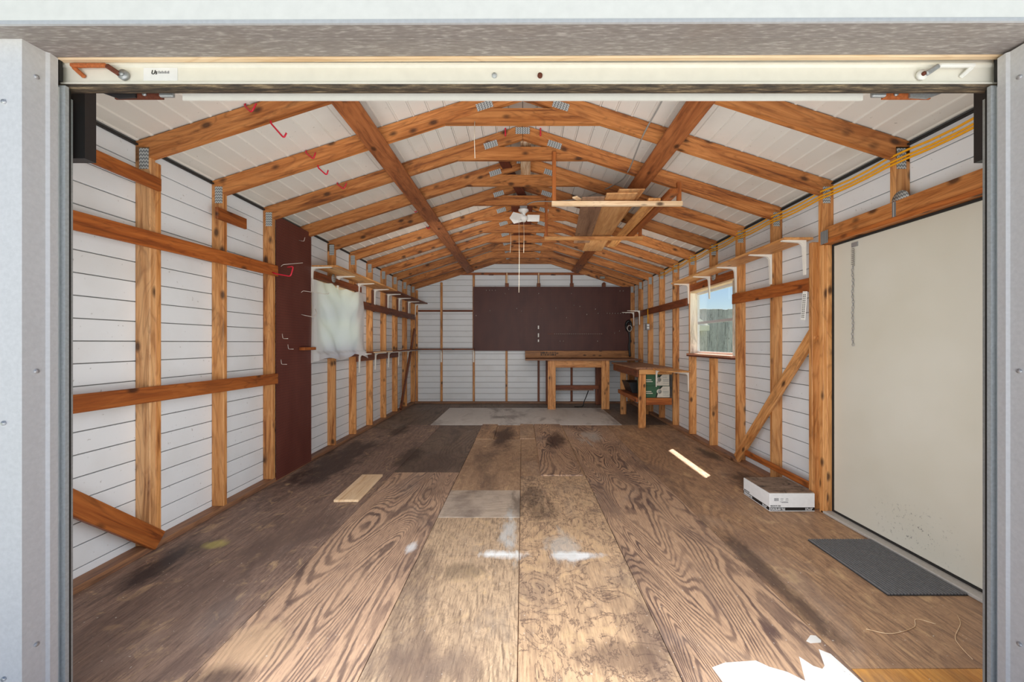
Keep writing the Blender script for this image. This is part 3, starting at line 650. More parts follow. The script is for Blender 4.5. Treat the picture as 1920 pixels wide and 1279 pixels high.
for k, y in enumerate(FY):
    pos = 'nearest' if k == 0 else ('farthest' if k == 10 else ORD[k])
    lab = {0: 'nearest wooden roof truss, its peak hidden above the door header', 10: 'farthest wooden roof truss, against the back gable wall'}.get(k, f'wooden roof truss with metal plates, {ORD[k]} from the door')
    t = thing('roof_truss', (0, y + TH / 2, 2.3), lab, 'roof truss', 'roof trusses')
    for s in (-1, 1):
        me, R = RM[s]; mobj('rafter', me, M['rafter'], t, Matrix.Translation((0, y + TH / 2, 0)) @ R)
    h0, h1 = tie_half(TZ0) - .002, tie_half(TZ1) - .002
    tb = prism('tie_beam', [(-h0, TZ0), (h0, TZ0), (h1, TZ1), (-h1, TZ1)], 1, y, y + TH, M['rafter'], t)
    for s in (-1, 1):
        pm = boxmesh(.125, .055, .003, M['gang'])
        def plate(x, z, ang): mobj('gusset_plate', pm, M['gang'], t, Matrix.Translation((x, y - .0018, z)) @ FACE_Y @ Matrix.Rotation(ang, 4, 'Z'))
        plate(s * (h1 + .06), zr(h1 + .06) - .10, -s * .31)
        plate(s * 2.29, 2.385, math.pi / 2)
    pm = boxmesh(.13, .06, .003, M['gang']); mobj('gusset_plate', pm, M['gang'], t, Matrix.Translation((0, y - .0018, zr(0) - .065)) @ FACE_Y)
# longitudinal boards nailed under the rafters
def zb(x): return zr(x) - RT - .012
for s, lab in ((-1, 'long dark brown board under the left rafters running to the back'), (1, 'long dark brown board under the right rafters running to the back')):
    x = s * 1.09; up = Vector((s * .32, 0, 1)).normalized()
    o = board('roof_brace', (x, 1.35, zb(x) - .014), (x, 8.36, zb(x) - .014), .15, .022, M['brace'], None, up); tag(o, lab, 'roof board', 'boards under the rafters')
o = board('ridge_brace', (-.29, 3.66, 3.155), (.0, 4.9, 3.065), .10, .02, M['darkbrown'], None, (0, .4, 1)); tag(o, 'reddish dark brown diagonal board below the ridge, left of centre', 'board')
o = board('ridge_post', (.03, 3.66, 3.13), (.03, 4.20, 3.055), .10, .05, M['bark'], None, (0, .3, 1)); tag(o, 'pale rough wooden block hanging at the roof ridge', 'post')
o = beam('plank', -.15, .13, 4.90, 8.33, 3.042, 3.062, M['darkbrown']); tag(o, 'dark brown plank lying along the tops of the tie beams', 'plank')

# hanging storage rack
for k, lab in ((2, 'near hanging wooden rack frame below the right rafters'), (4, 'far hanging wooden rack frame below the right rafters')):
    y = FY[k]; t = thing('hanging_rack', (.84, y + .06, 2.5), lab, 'storage rack', 'hanging rack frames')
    beam('hanger', .265, .30, y - .024, y - .001, 2.54, 2.99, M['rail'], t)
    beam('hanger', 1.385, 1.425, y - .024, y - .001, 2.54, zb(1.4) + .05, M['rail'], t)
    beam('crossbar', .26, 1.43, y - .040, y - .002, 2.498, 2.539, M['newwood' if k == 2 else 'shelfwood'], t)
RZ = 2.540
o = board('plywood_strip', (.62, 3.50, RZ + .007), (.75, 5.1, RZ + .007), .20, .012, M['grey_ply']); tag(o, 'grey brown plywood strip lying on the hanging rack', 'plywood')
o = board('plywood_strip', (.86, 3.45, RZ + .022), (.97, 5.6, RZ + .022), .27, .014, M['tan_ply']); tag(o, 'tan plywood strip lying on the hanging rack', 'plywood')
o = board('plywood_strip', (.93, 3.40, RZ + .036), (.96, 4.55, RZ + .050), .22, .012, M['tan_ply']); tag(o, 'topmost tan plywood offcut tilted on the hanging rack', 'plywood')
o = board('wood_strip', (.46, 3.54, RZ + .022), (.66, 3.80, RZ + .022), .05, .014, M['newwood']); tag(o, 'pale thin wood strip on the left of the hanging rack', 'wood strip')
o = beam('wood_strip', 1.25, 1.33, 3.40, 4.9, RZ + .001, RZ + .045, M['rail']); tag(o, 'orange wood strip at the right end of the hanging rack', 'wood strip')
o = beam('long_board', 1.12, 1.23, 3.56, 5.3, RZ + .001, RZ + .022, M['shelfwood']); tag(o, 'long narrow orange board on the hanging rack beside the tan plywood', 'board')

# ------------------------------------------------------------------ ceiling fan
fy = FY[4] + .06
fan = thing('ceiling_fan', (.015, fy, 2.75), 'small white ceiling fan under a tie beam', 'ceiling fan')
box('mount_box', -.035, .055, fy - .04, fy + .05, 2.895, 2.925, M['zinc'], fan, .004)
lathe('canopy', [(.03, -.035), (.062, -.012), (.062, .006), (.05, .012)], M['white'], (.01, fy, 2.882), fan)
lathe('downrod', [(.022, -.06), (.026, .0), (.03, .02)], M['white'], (.01, fy, 2.85), fan)
lathe('motor', [(.018, -.05), (.034, -.03), (.05, -.012), (.05, .012), (.03, .022)], M['white'], (.015, fy, 2.79), fan)
for a, pitch in ((-8, -38), (132, 30), (208, 35)):
    Mx = Matrix.Translation((.015, fy, 2.786)) @ Matrix.Rotation(math.radians(a + 10), 4, 'Z') @ Matrix.Rotation(math.radians(pitch), 4, 'X')
    bl = mobj('blade', boxmesh(.15, .095, .005, M['white'], .002), M['white'], fan, Mx @ Matrix.Translation((.115, 0, 0)))
    mobj('blade_iron', boxmesh(.03, .02, .006, M['zinc']), M['zinc'], bl, Mx @ Matrix.Translation((.035, 0, 0)))
for x, z0 in ((-.045, 1.88), (.012, 2.36)): tube('pull_chain', [(x, fy - .02, 2.76), (x + .004, fy - .02, (2.76 + z0) / 2), (x, fy - .02, z0)], .0022, M['string'], fan, 5)
o = tube('pull_string', [(-.36, 3.0, 2.93), (-.362, 2.995, 2.80), (-.358, 3.0, 2.655)], .003, M['string'], None, 5); tag(o, 'pale string hanging beside the second truss tie beam', 'string')
o = tube('pull_string', [(-.18, 6.0, 2.92), (-.178, 6.0, 2.75), (-.19, 6.0, 2.62)], .0035, M['string'], None, 5); tag(o, 'short pale string hanging left of the ceiling fan', 'string')

# ------------------------------------------------------------------ red storage hooks
def hook(pts, label, r=.005):
    o = tube('red_hook', round_path(pts, .02), r, M['red'], None, 8); tag(o, label, 'hook', 'red storage hooks'); return o
def jhook(k, xa, za, xb, zb_, xc, zc, label, dy=-.004, front=True):
    y = FY[k] - .012 if front else FY[k] + .018
    if front: pts = [(xa, FY[k] + .0, za + .02), (xa, y, za), (xb, y - .02, zb_), (xc, y - .02, zc)]
    else: pts = [(xa, y, zb(xa) + .01), (xa, y, za), (xb, y, zb_), (xc, y, zc)]
    return hook(pts, label)
jhook(0, -1.675, 2.70, -1.62, 2.645, -1.59, 2.70, 'red hook on the face of the nearest left rafter')
jhook(0, -1.536, 2.61, -1.455, 2.518, -1.44, 2.55, 'large red hook hanging below the nearest left rafter', front=False)
jhook(1, -1.63, 2.70, -1.56, 2.64, -1.545, 2.69, 'red hook on the face of the second left rafter')
jhook(1, -1.552, 2.60, -1.485, 2.54, -1.475, 2.58, 'red hook hanging below the second left rafter', front=False)
jhook(2, -1.67, 2.70, -1.60, 2.645, -1.575, 2.70, 'red hook on the third left rafter from the door')
jhook(4, -1.32, 2.90, -1.28, 2.82, -1.25, 2.86, 'small red hook on the fifth left rafter beside the brown board')
jhook(5, -1.32, 2.87, -1.27, 2.79, -1.24, 2.83, 'small red hook on the sixth left rafter beside the brown board')
for x, lab in ((-.155, 'short red hook left of the ridge on the third truss'), (.16, 'short red hook right of the ridge on the third truss')):
    hook([(x, 3.60, 3.255 - .06), (x, 3.595, 3.20), (x, 3.575, 3.15), (x, 3.59, 3.125)], lab, .007)
hook([(-2.235, 3.57, 1.90), (-2.20, 3.56, 1.885), (-2.06, 3.55, 1.86), (-2.04, 3.56, 1.95), (-2.10, 3.57, 1.945)], 'red bent hook on the left upper rail before the pegboard', .006)

# ------------------------------------------------------------------ cords and cables
yc = thing('extension_cord', (2.24, 5, 2.37), 'yellow cord looped in strands along the top of the right wall', 'cord')
for j, (dz, ph) in enumerate(((.035, 0), (0, 1.3), (-.022, 2.1))):
    pts = []
    for i in range(40):
        y = 1.40 + i * (6.6 - 1.4) / 39
        u = ((y - FY[0]) / .595) % 1.0
        pts.append((SX - .010 + .012 * 0 - .004 * j, y, 2.372 + dz - .018 * math.sin(math.pi * u) * (1 + .3 * math.sin(ph + y)) + .02 * (y - 2.4) / 4))
    tube('cord_strand', pts, .0066, M['yellow'], yc, 6)
o = tube('electrical_cable', smooth_path([(.90, 2.40, 2.86), (.90, 2.62, 2.832), (.905, 3.02, 2.829), (.95, 3.62, 2.815), (.93, 4.0, 2.86), (.72, 4.55, 2.93), (.45, 4.74, 2.95), (.16, 4.77, 2.955), (.05, 4.80, 2.93)]), .006, M['cable'], None, 6); tag(o, 'grey electrical cable running under the right rafters to the fan', 'cable')
jb = box('junction_box', 1.60, 1.70, 8.27, 8.33, 2.60, 2.645, M['cable'], None, .004); tag(jb, 'small grey junction box on the farthest right rafter', 'junction box')

# ------------------------------------------------------------------ shelves and brackets
def bracket(o, d, L, V, parent, wdt=.026, name='bracket'):
    """o: corner under the shelf at the wall face, d: horizontal direction of the arm"""
    d = Vector(d); prof = [(0, 0), (L, 0), (L, -.008), (.060, -.018)]
    for i in range(1, 5):
        t = i / 5 * math.pi / 2; prof.append((.060 - .042 * math.sin(t), -.018 - .042 * (1 - math.cos(t))))
    prof += [(.018, -.060), (.008, -V), (0, -V)]
    side = d.cross(Vector((0, 0, 1))); n = len(prof)
    vs = [d * p[0] + Vector((0, 0, p[1])) + side * q for q in (-wdt / 2, wdt / 2) for p in prof]
    fs = [list(range(n)), list(range(2 * n - 1, n - 1, -1))] + [[i, (i + 1) % n, n + (i + 1) % n, n + i] for i in range(n)]
    return mobj(name, mesh(vs, fs, 'bracket'), M['bracket'], parent, Matrix.Translation(o))
sh = thing('wall_shelf', (-2.1, 6.4, 2.08), 'long wooden shelf on white brackets, high on the left wall', 'shelf')
beam('shelf_board', -SX + .0005, -1.975, 4.27, 6.30, 2.081, 2.10, M['shelfwood'], sh); beam('shelf_board', -SX + .0005, -1.985, 6.302, 8.36, 2.081, 2.10, M['brown'], sh)
for k in range(3, 11): bracket((-SX + (.0015 if k in (3, 4) else .013), FY[k] + .06 - (.09 if k == 10 else 0) + (0 if k != 3 else .0), 2.08), (1, 0, 0), .215, .27, sh)
sh = thing('wall_shelf', (2.14, 4.3, 2.07), 'wooden shelf on white brackets above the right window', 'shelf')
beam('shelf_board', 2.03, SX - .0005, 3.10, 5.48, 2.071, 2.09, M['shelfwood'], sh)
for y in (3.125, FY[2] + .018, FY[3] + .018, FY[4] + .018, FY[5] + .03): bracket((SX - .0015 - (.046 if y < 3.2 else 0), y, 2.07), (-1, 0, 0), .20 if y > 3.2 else .185, .27, sh)
sh = thing('wall_shelf', (-2.15, 6.8, 1.13), 'narrow dark shelf on white brackets at mid height of the left wall', 'shelf')
beam('shelf_board', -SX + .0005, -2.07, 5.55, 8.20, 1.125, 1.143, M['brown'], sh)
beam('shelf_edge', -2.069, -2.062, 5.55, 6.35, 1.127, 1.143, M['newwood'], sh)
for k in range(5, 10): bracket((-SX + .0195 if k < 8 else -SX + .001, FY[k] + .07, 1.124), (1, 0, 0), .17, .26, sh)
sh = thing('wall_shelf', (-1.6, 8.3, 1.13), 'narrow brown shelf on white brackets along the back wall', 'shelf')
beam('shelf_board', -2.2, -1.0, 8.20, 8.409, 1.125, 1.150, M['brown'], sh)
for x in (-2.18, -1.71, -1.03): bracket((x, 8.4085, 1.124), (0, -1, 0), .17, .26, sh)
for y, lab in ((8.02, 'white bracket on the right wall above the corner bench, nearer the back'), (7.62, 'white bracket on the right wall above the corner bench, nearer the door')):
    o = bracket((SX - .024, y, 1.885), (-1, 0, 0), .24, .27, None); o.name = 'shelf_bracket'; tag(o, lab, 'bracket', 'empty shelf brackets')
sh = thing('wall_shelf', (2.1, 5.6, .88), 'short low shelf on a white bracket beside the corner bench', 'shelf')
beam('shelf_board', 1.93, SX - .0005, 5.36, 5.925, .872, .892, M['shelfwood'], sh)
bracket((SX - .0015, 5.43, .871), (-1, 0, 0), .20, .26, sh); bracket((1.965, 5.90, .871), (1, 0, 0), .1, .25, sh)

# ------------------------------------------------------------------ pegboards
pbm = boxmesh(.60, 2.42, .006, M['peg'])
o = mobj('pegboard', pbm, M['peg'], None, Matrix.Translation((-SX + .0035, 3.955, 1.225)) @ Matrix.Rotation(math.pi / 2, 4, 'Z') @ FACE_Y)
tag(o, 'tall dark brown pegboard on the left wall beside the window', 'pegboard'); PX = -SX + .0068
o = mobj('pegboard', boxmesh(3.29, 1.34, .006, M['peg2']), M['peg2'], None, Matrix.Translation((.612, 8.37, 1.775)) @ FACE_Y)
tag(o, 'wide dark brown pegboard across the back wall', 'pegboard')
PB = 8.367
def wire(pts, label, r=.003, grp='metal pegboard hooks'):
    o = tube('peg_hook', round_path(pts, .012), r, M['steelhook'], None, 6); tag(o, label, 'hook', grp); return o
wire([(PX, 4.02, 2.30), (PX + .05, 4.02, 2.29), (PX + .06, 4.02, 2.33)], 'small metal hook at the top of the tall pegboard')
wire([(PX, 3.72, 1.98), (PX + .012, 3.73, 2.0), (PX + .16, 3.80, 2.03)], 'long straight metal hook on the tall pegboard beside the red hook')
wire([(PX, 4.06, 1.78), (PX + .012, 4.07, 1.80), (PX + .22, 4.16, 1.775), (PX + .235, 4.16, 1.79)], 'long metal hook reaching towards the window from the tall pegboard')
wire([(PX, 4.06, 1.56), (PX + .03, 4.06, 1.55), (PX + .10, 4.12, 1.535), (PX + .13, 4.12, 1.58), (PX + .11, 4.12, 1.62)], 'curved metal hook at mid height of the tall pegboard')
for y, z, lab in ((3.74, 1.31, 'upper'), (3.83, 1.21, 'middle'), (3.72, 1.07, 'lower')):
    wire([(PX, y, z + .045), (PX + .006, y, z), (PX + .055, y, z)], f'{lab} small L-shaped hook on the tall pegboard')
o = beam('wood_peg', PX + .0005, PX + .055, 4.02, 4.25, 1.195, 1.225, M['rail']); tag(o, 'short orange wood peg block fixed to the tall pegboard', 'wood block')
random.seed(3)
spots = [(888 + q, 545) for q in (24, 30, 35, 41)] + [(947, 551), (954, 543), (1010, 551), (1071, 551), (969, 579), (978, 584), (919, 583), (893, 592), (1042, 578), (1076, 573), (1087, 575), (1100, 590), (1116, 580), (1121, 588), (1050, 640), (1056, 640), (1120, 640), (1152, 625), (1161, 621), (1162, 546), (1168, 546), (1062, 596), (1015, 579)] + [(1138 + 5 * i, 588) for i in range(8)]
row4 = spots[:4]; row8 = spots[-8:]; loose = sorted(spots[4:-8])
NUM = ['first', 'second', 'third', 'fourth', 'fifth', 'sixth', 'seventh', 'eighth', 'ninth', 'tenth', 'eleventh', 'twelfth', 'thirteenth', 'fourteenth', 'fifteenth', 'sixteenth', 'seventeenth', 'eighteenth', 'nineteenth', 'twentieth', 'twenty-first', 'twenty-second', 'twenty-third', 'twenty-fourth', 'twenty-fifth']
for lst, where in ((row4, 'in top left row of four, back pegboard'), (row8, 'in the dotted right row of the back pegboard'), (loose, 'among those scattered on the back pegboard')):
    for i, (px, py) in enumerate(lst):
        x = (px - 980) * PB / 750; z = 1.27 + (643 - py) * PB / 750
        wire([(x, PB, z), (x, PB - .03, z - .006), (x, PB - .034, z + .012)], f'tiny pale hook, {NUM[i]} from left {where}', .005, 'tiny hooks on the back pegboard')
for j, (z0, z1) in enumerate(((1.56, 1.63), (1.39, 1.47), (1.29, 1.34))):
    o = box('label_strip', .318, .342, PB - .006, PB - .0005, z0, z1, M['white']); tag(o, ['topmost', 'middle', 'lowest'][j] + ' white strip on the seam of the back pegboard', 'strip')
tr = thing('tool_rack', (1.1, PB - .02, 1.455), 'long thin metal tool rack on the back pegboard', 'tool rack')
box('rack_bar', .52, 1.68, PB - .016, PB - .0005, 1.448, 1.470, M['darkbrown'], tr)
for i in range(26): box('rack_tooth', .66 + i * .039, .675 + i * .039, PB - .040, PB - .0165, 1.452, 1.462, M['cable'], tr)

# ------------------------------------------------------------------ windows
def window(name, s, W, label, casing):
    y0, y1, z0, z1 = W; xo = s * (WX + .046)
    t = thing(name, (s * WX, (y0 + y1) / 2, z0), label, 'window'); t['kind'] = 'structure'
    f = .028; xa, xb = sorted((s * (WX + .012), s * (WX + .040)))
    box('window_frame', xa, xb, y0, y1, z1 - f, z1, M['winwhite'], t); box('window_frame', xa, xb, y0, y1, z0, z0 + f, M['winwhite'], t)
    box('window_frame', xa, xb, y0, y0 + f, z0 + f, z1 - f, M['winwhite'], t); box('window_frame', xa, xb, y1 - f, y1, z0 + f, z1 - f, M['winwhite'], t)
    zm = 1.535; box('meeting_rail', xa + .004, xb - .004, y0 + f, y1 - f, zm - .016, zm + .016, M['galv'], t)
    for a, b2 in ((z0 + f, zm - .016), (zm + .016, z1 - f)): box('pane', s * (WX + .024) - .002, s * (WX + .024) + .002, y0 + f, y1 - f, a, b2, M['glass'], t)
    xc, xd = sorted((s * (SX + .002), s * (WX + .011)))
    beam('casing', xc, xd, y1 - .03, y1 - .005, z0, z1, casing, t); beam('casing', xc, xd, y0 - .012, y0 + .006, z0, z1, casing, t)
    beam('casing', xc, xd, y0 - .01, y1, z1 + .001, z1 + .022, M['newwood'], t)
    xe, xf = sorted((s * (SX - .025), s * (WX + .010)))
    box('window_sill', xe, xf, y0 - .02, y1 + .03, z0 - .024, z0 - .001, M['redsill'] if s > 0 else M['brown'], t, .002)
    box('apron', xe + .01 * (s < 0), xf - .01 * (s > 0), y0 - .02, y1 + .03, z0 - .04, z0 - .025, M['darkbrown'], t)
    return t
window('window_1', 1, WIN_R, 'sliding window in the right wall showing a grey fence', M['wincasing'])
window('window_2', -1, WIN_L, 'window in the left wall behind a white plastic sheet', M['wincasing'])
# white sheet over the left window
def sheet_mesh():
    ny, nz = 64, 56; vs = []; fs = []
    for j in range(nz + 1):
        v = j / nz
        for i in range(ny + 1):
            u = i / ny
            y = 4.238 + u * (1.285 + .09 * v) + .012 * math.sin(5 * v + 2 * u)
            top = 1.955 + .012 * math.sin(9 * u) * (1 - v) - .03 * abs(math.sin(3.3 * math.pi * u))
            bot = 1.03 + .05 * math.sin(2.2 * u + .5) + .03 * math.sin(11 * u) + .03 * u
            z = top * (1 - v) + bot * v
            x = .018 + .014 * math.sin(2 * math.pi * (3.2 * u + .35 * math.sin(2.0 * v))) * (.25 + v * .9) + .012 * math.sin(2 * math.pi * (1.6 * u - 1.1 * v)) + .02 * v * v + .016 * math.sin(2 * math.pi * (2.3 * v + 1.9 * (u - .5) ** 2 * 4)) * math.sin(math.pi * u) + .010 * math.sin(14 * v - 9 * u * (1 - u)) * math.sin(math.pi * u)
            x = x * min(1, u * 6 + .15); vs.append((max(x, .004) + (.025 if z < 1.16 and u > .04 else 0) - (.012 if u < .04 else 0), y, z))
    for j in range(nz):
        for i in range(ny):
            a = j * (ny + 1) + i; fs.append([a, a + 1, a + ny + 2, a + ny + 1])
    me = mesh(vs, fs, 'sheet', True); return me
o = mobj('plastic_sheet', sheet_mesh(), M['sheet'], None, Matrix.Translation((-SX + .024, 0, 0))); tag(o, 'white translucent sheet pinned over the left window', 'window sheet')
# fence, box and tree outside the right window
fn = thing('fence', (5.5, 11, -.16), 'weathered grey plank fence outside the right window', 'fence')
for i in range(44):
    x = 2.5 + i * .143; beam('fence_plank', x, x + .138, 11.0 + .006 * (i % 2), 11.02 + .006 * (i % 2), -.17, 2.20 + random.uniform(-.012, .012), M['fence'], fn)
for z in (.3, 1.75): box('fence_rail', 2.5, 8.8, 11.03, 11.07, z, z + .09, M['fence'], fn)
ub = thing('utility_box', (4.65, 10.9, 1.6), 'white box with a sloped lid on the fence outside', 'utility box')
box('body', 4.30, 5.02, 10.75, 11.0001, 1.60, 1.74, M['boxcream'], ub); prism('lid', [(4.28, 1.742), (5.04, 1.742), (4.62, 2.05), (4.28, 2.05)], 1, 10.80, 10.999, M['whitemetal'], ub)
tree = thing('tree', (4.6, 12.5, -.16), 'leafy bush showing above the fence outside', 'tree')
tube('trunk', [(4.6, 12.5, -.2), (4.62, 12.5, 1.0), (4.7, 12.5, 2.1)], .05, M['rail'], tree)
vs = []; fs = []
for i in range(420):
    c = Vector((4.72 + random.gauss(0, .18), 12.5 + random.gauss(0, .2), 2.15 + random.gauss(0, .22))); a = Vector((random.gauss(0, 1), random.gauss(0, 1), random.gauss(0, 1))).normalized() * .05; b2 = a.orthogonal().normalized() * .02
    k = len(vs); vs += [c - a, c + b2, c + a, c - b2]; fs.append([k, k + 1, k + 2, k + 3])
mobj('crown', mesh(vs, fs, 'crown'), M['leaf'], tree)

# ------------------------------------------------------------------ entry door on the right
d1 = thing('door_1', (2.3, 2.45, 0), 'plain cream entry door in the right wall', 'door'); d1['kind'] = 'structure'
box('door_panel', 2.300, 2.335, 1.975, 2.955, .035, 1.985, M['door'], d1, .002)
box('door_gap', 2.297, 2.34, 2.9555, 2.9715, .022, 1.998, M['darkgap'], d1); box('door_gap', 2.292, 2.34, 1.962, 2.955, 1.9855, 1.9985, M['darkgap'], d1); box('door_gap', 2.297, 2.34, 1.975, 2.955, .021, .0345, M['darkgap'], d1)
beam('door_stop', 2.262, 2.300, 2.972, 2.984, .02, 2.0, M['stud'], d1)
box('threshold', 2.235, 2.345, 1.50, 3.0, .001, .020, M['alu'], d1, .004)
ch = thing('door_chain', (2.29, 2.77, 1.95), 'spring and chain door stop hanging on the cream door', 'chain')
box('bracket_plate', 2.292, 2.2985, 2.74, 2.79, 1.935, 1.965, M['zinc'], ch)
pts = []
for i in range(60):
    t = i / 59; a = t * 2 * math.pi * 9; pts.append((2.286 + .007 * math.cos(a), 2.77 + .010 * math.sin(a), 1.925 - .12 * t))
tube('spring', pts, .0022, M['cable'], ch, 5)
lk = None
for i in range(30):
    z = 1.795 - i * .0185; R = Matrix.Translation((2.287, 2.772 + .003 * math.sin(i * .8), z)) @ Matrix.Rotation(math.pi / 2 * (i % 2) + .5, 4, 'Z')
    if lk is None:
        q = tube('link', [(.006 * math.cos(a), 0, .011 * math.sin(a)) for a in [2 * math.pi * j / 10 for j in range(11)]], .0018, M['zinc'], None, 5); lk = q.data
        lk.transform(Matrix.Translation(q.location)); bpy.data.objects.remove(q)
    mobj('link', lk, M['zinc'], ch, R)
th = thing('thermometer', (2.2, 3.12, 1.45), 'white strip gauge with black marks tilted on the right wall stud', 'gauge')
Rm = Matrix.Translation((2.200, 3.128, 1.56)) @ Matrix.Rotation(math.radians(6), 4, 'X')
mobj('face', boxmesh(.004, .048, .225, M['white'], .001), M['white'], th, Rm)
for i in range(13):
    for yy in (-.009, .009): mobj('mark', boxmesh(.001, .010, .006, M['ink']), M['ink'], th, Rm @ Matrix.Translation((-.0026, yy, .085 - i * .0145)))

# ------------------------------------------------------------------ floor items
mt = thing('door_mat', (2.03, 2.28, 0), 'black ribbed rubber mat before the entry door', 'mat')
box('mat_base', 1.83, 2.232, 2.005, 2.567, .0025, .007, M['blackrubber'], mt)
for i in range(24):
    x = 1.833 + i * .0168; box('rib', x, x + .009, 2.006, 2.566, .0071, .0135, M['matrib'], mt)
o = board('loose_board', (-1.405, 3.178, .0125), (-1.425, 3.795, .0125), .195, .021, M['newwood']); tag(o, 'short pale loose board lying on the left of the floor', 'board')
for pts, lab in (([(1.86, 1.80, .004), (1.80, 1.83, .006), (1.74, 1.78, .004), (1.60, 1.74, .005), (1.52, 1.77, .004)], 'thin curled pale straw on the floor nearer the middle'),
                 ([(2.02, 1.86, .004), (1.97, 1.80, .006), (1.86, 1.72, .005), (1.82, 1.66, .006), (1.80, 1.60, .004)], 'thin curled pale straw on the floor nearer the door')):
    o = tube('straw', smooth_path(pts), .0016, M['newwood'], None, 5); tag(o, lab, 'straw', 'straws on the floor')
# tile box by the door
tb = thing('tile_box', (2.03, 3.17, 0), 'white carton of porcelain tile with torn top, on the floor by the door', 'carton', 'tile cartons')
bx0, bx1, by0, by1, bh = 1.855, 2.195, 3.005, 3.36, .142
box('carton', bx0, bx1, by0, by1, .003, bh - .004, M['boxwhite'], tb, .002)
box('torn_top', bx0 + .004, bx1 - .004, by0 + .006, by1 - .004, bh - .0038, bh + .002, M['torn'], tb, .001)
box('stripe', bx0 + .003, bx1 - .002, by0 - .001, by0 - .0002, .010, .034, M['ink'], tb); box('stripe', bx0 - .001, bx0 - .0002, by0 + .002, by1 - .003, .010, .034, M['ink'], tb)
text('lettering', 'PORCELAIN TILE', .021, Matrix.Translation((bx0 + .006, by0 - .0015, .0145)) @ FACE_Y, M['boxwhite'], tb, .0006, 0, .70)
text('lettering', '12"x12"', .021, Matrix.Translation((bx1 - .075, by0 - .0015, .0145)) @ FACE_Y, M['boxwhite'], tb, .0006, 0, .85)
text('lettering', 'MADE IN USA', .015, Matrix.Translation((bx0 + .006, by0 - .0008, .040)) @ FACE_Y, M['ink'], tb, .0003, 0, .85)
text('lettering', 'PORCELAIN TILE', .021, Matrix.Translation((bx0 - .0015, by1 - .012, .0145)) @ FACE_X, M['boxwhite'], tb, .0006, 0, .75)
text('lettering', '12"x12"', .021, Matrix.Translation((bx0 - .0015, by0 + .09, .0145)) @ FACE_X, M['boxwhite'], tb, .0006, 0, .85)
text('lettering', 'MADE IN USA', .015, Matrix.Translation((bx0 - .0008, by1 - .012, .040)) @ FACE_X, M['ink'], tb, .0003, 0, .85)
random.seed(5); xx = bx0 + .035
for i in range(9):
    w_ = random.choice((.0016, .0028)); box('barcode_bar', xx, xx + w_, by0 - .0008, by0 - .0002, .082, .104, M['inkgrey'], tb); xx += w_ + .0016
for (x, z, w_) in ((.082, .098, .022), (.122, .098, .018), (.082, .087, .02), (.120, .087, .022), (.078, .074, .06), (.09, .069, .05)): box('small_print', bx0 + x, bx0 + x + w_, by0 - .0008, by0 - .0002, z, z + .003, M['inkgrey'], tb)

# ------------------------------------------------------------------ benches
wb1 = thing('workbench', (1.0, 7.9, 0), 'back workbench with heavy orange wooden legs and a printed back board', 'workbench', 'workbenches')
beam('bench_top', .05, 2.25, 7.55, 8.33, .935, .962, M['plate'], wb1)
bb = beam('back_board', .05, 2.22, 8.305, 8.355, .963, 1.105, M['benchwood'], wb1)
for (x0, z0) in [(.375 + i * .027, zz) for zz in (1.046, 1.006) for i in range(12)]:
    hgt = random.choice((.036, .031)); box('printed_mark', x0, x0 + random.choice((.012, .019, .022)), 8.3035, 8.3045, z0, z0 + hgt, M['ink'], bb)
for x in (.477, 1.50):
    beam('leg', x, x + .15, 7.60, 7.64, .004 if x < .5 else .007, .934, M['stud'], wb1); beam('leg', x + .0, x + .15, 8.24, 8.28, .001, .934, M['brown'], wb1)
beam('apron', .628, 1.499, 7.605, 7.64, .80, .934, M['stud'], wb1)
beam('stretcher', .54, 1.56, 8.20, 8.239, .32, .40, M['brown'], wb1); beam('stretcher', .60, 1.45, 8.15, 8.199, .300, .318, M['plate'], wb1)
wb2 = thing('workbench', (1.95, 6.6, 0), 'corner workbench on the right wall with cartons on its lower shelf', 'workbench', 'workbenches')
beam('bench_top', 1.68, 2.235, 5.93, 7.545, .875, .905, M['plate'], wb2)
beam('leg', 1.73, 1.835, 5.955, 5.995, .0015, .80, M['stud'], wb2); beam('leg', 1.74, 1.84, 7.10, 7.14, .001, .80, M['stud'], wb2)
beam('leg', 2.15, 2.235, 7.10, 7.14, .001, .80, M['stud'], wb2)
beam('apron', 1.73, 2.22, 5.94, 5.954, .80, .874, M['shelfwood'], wb2); beam('apron', 1.70, 1.728, 5.96, 7.50, .76, .874, M['brown'], wb2)
beam('stretcher', 1.84, 2.225, 5.96, 5.998, .345, .445, M['rail'], wb2); beam('stretcher', 1.70, 1.729, 6.0, 7.14, .38, .445, M['rail'], wb2)
beam('lower_shelf', 1.735, 2.22, 6.0, 7.08, .425, .445, M['brown'], wb2)
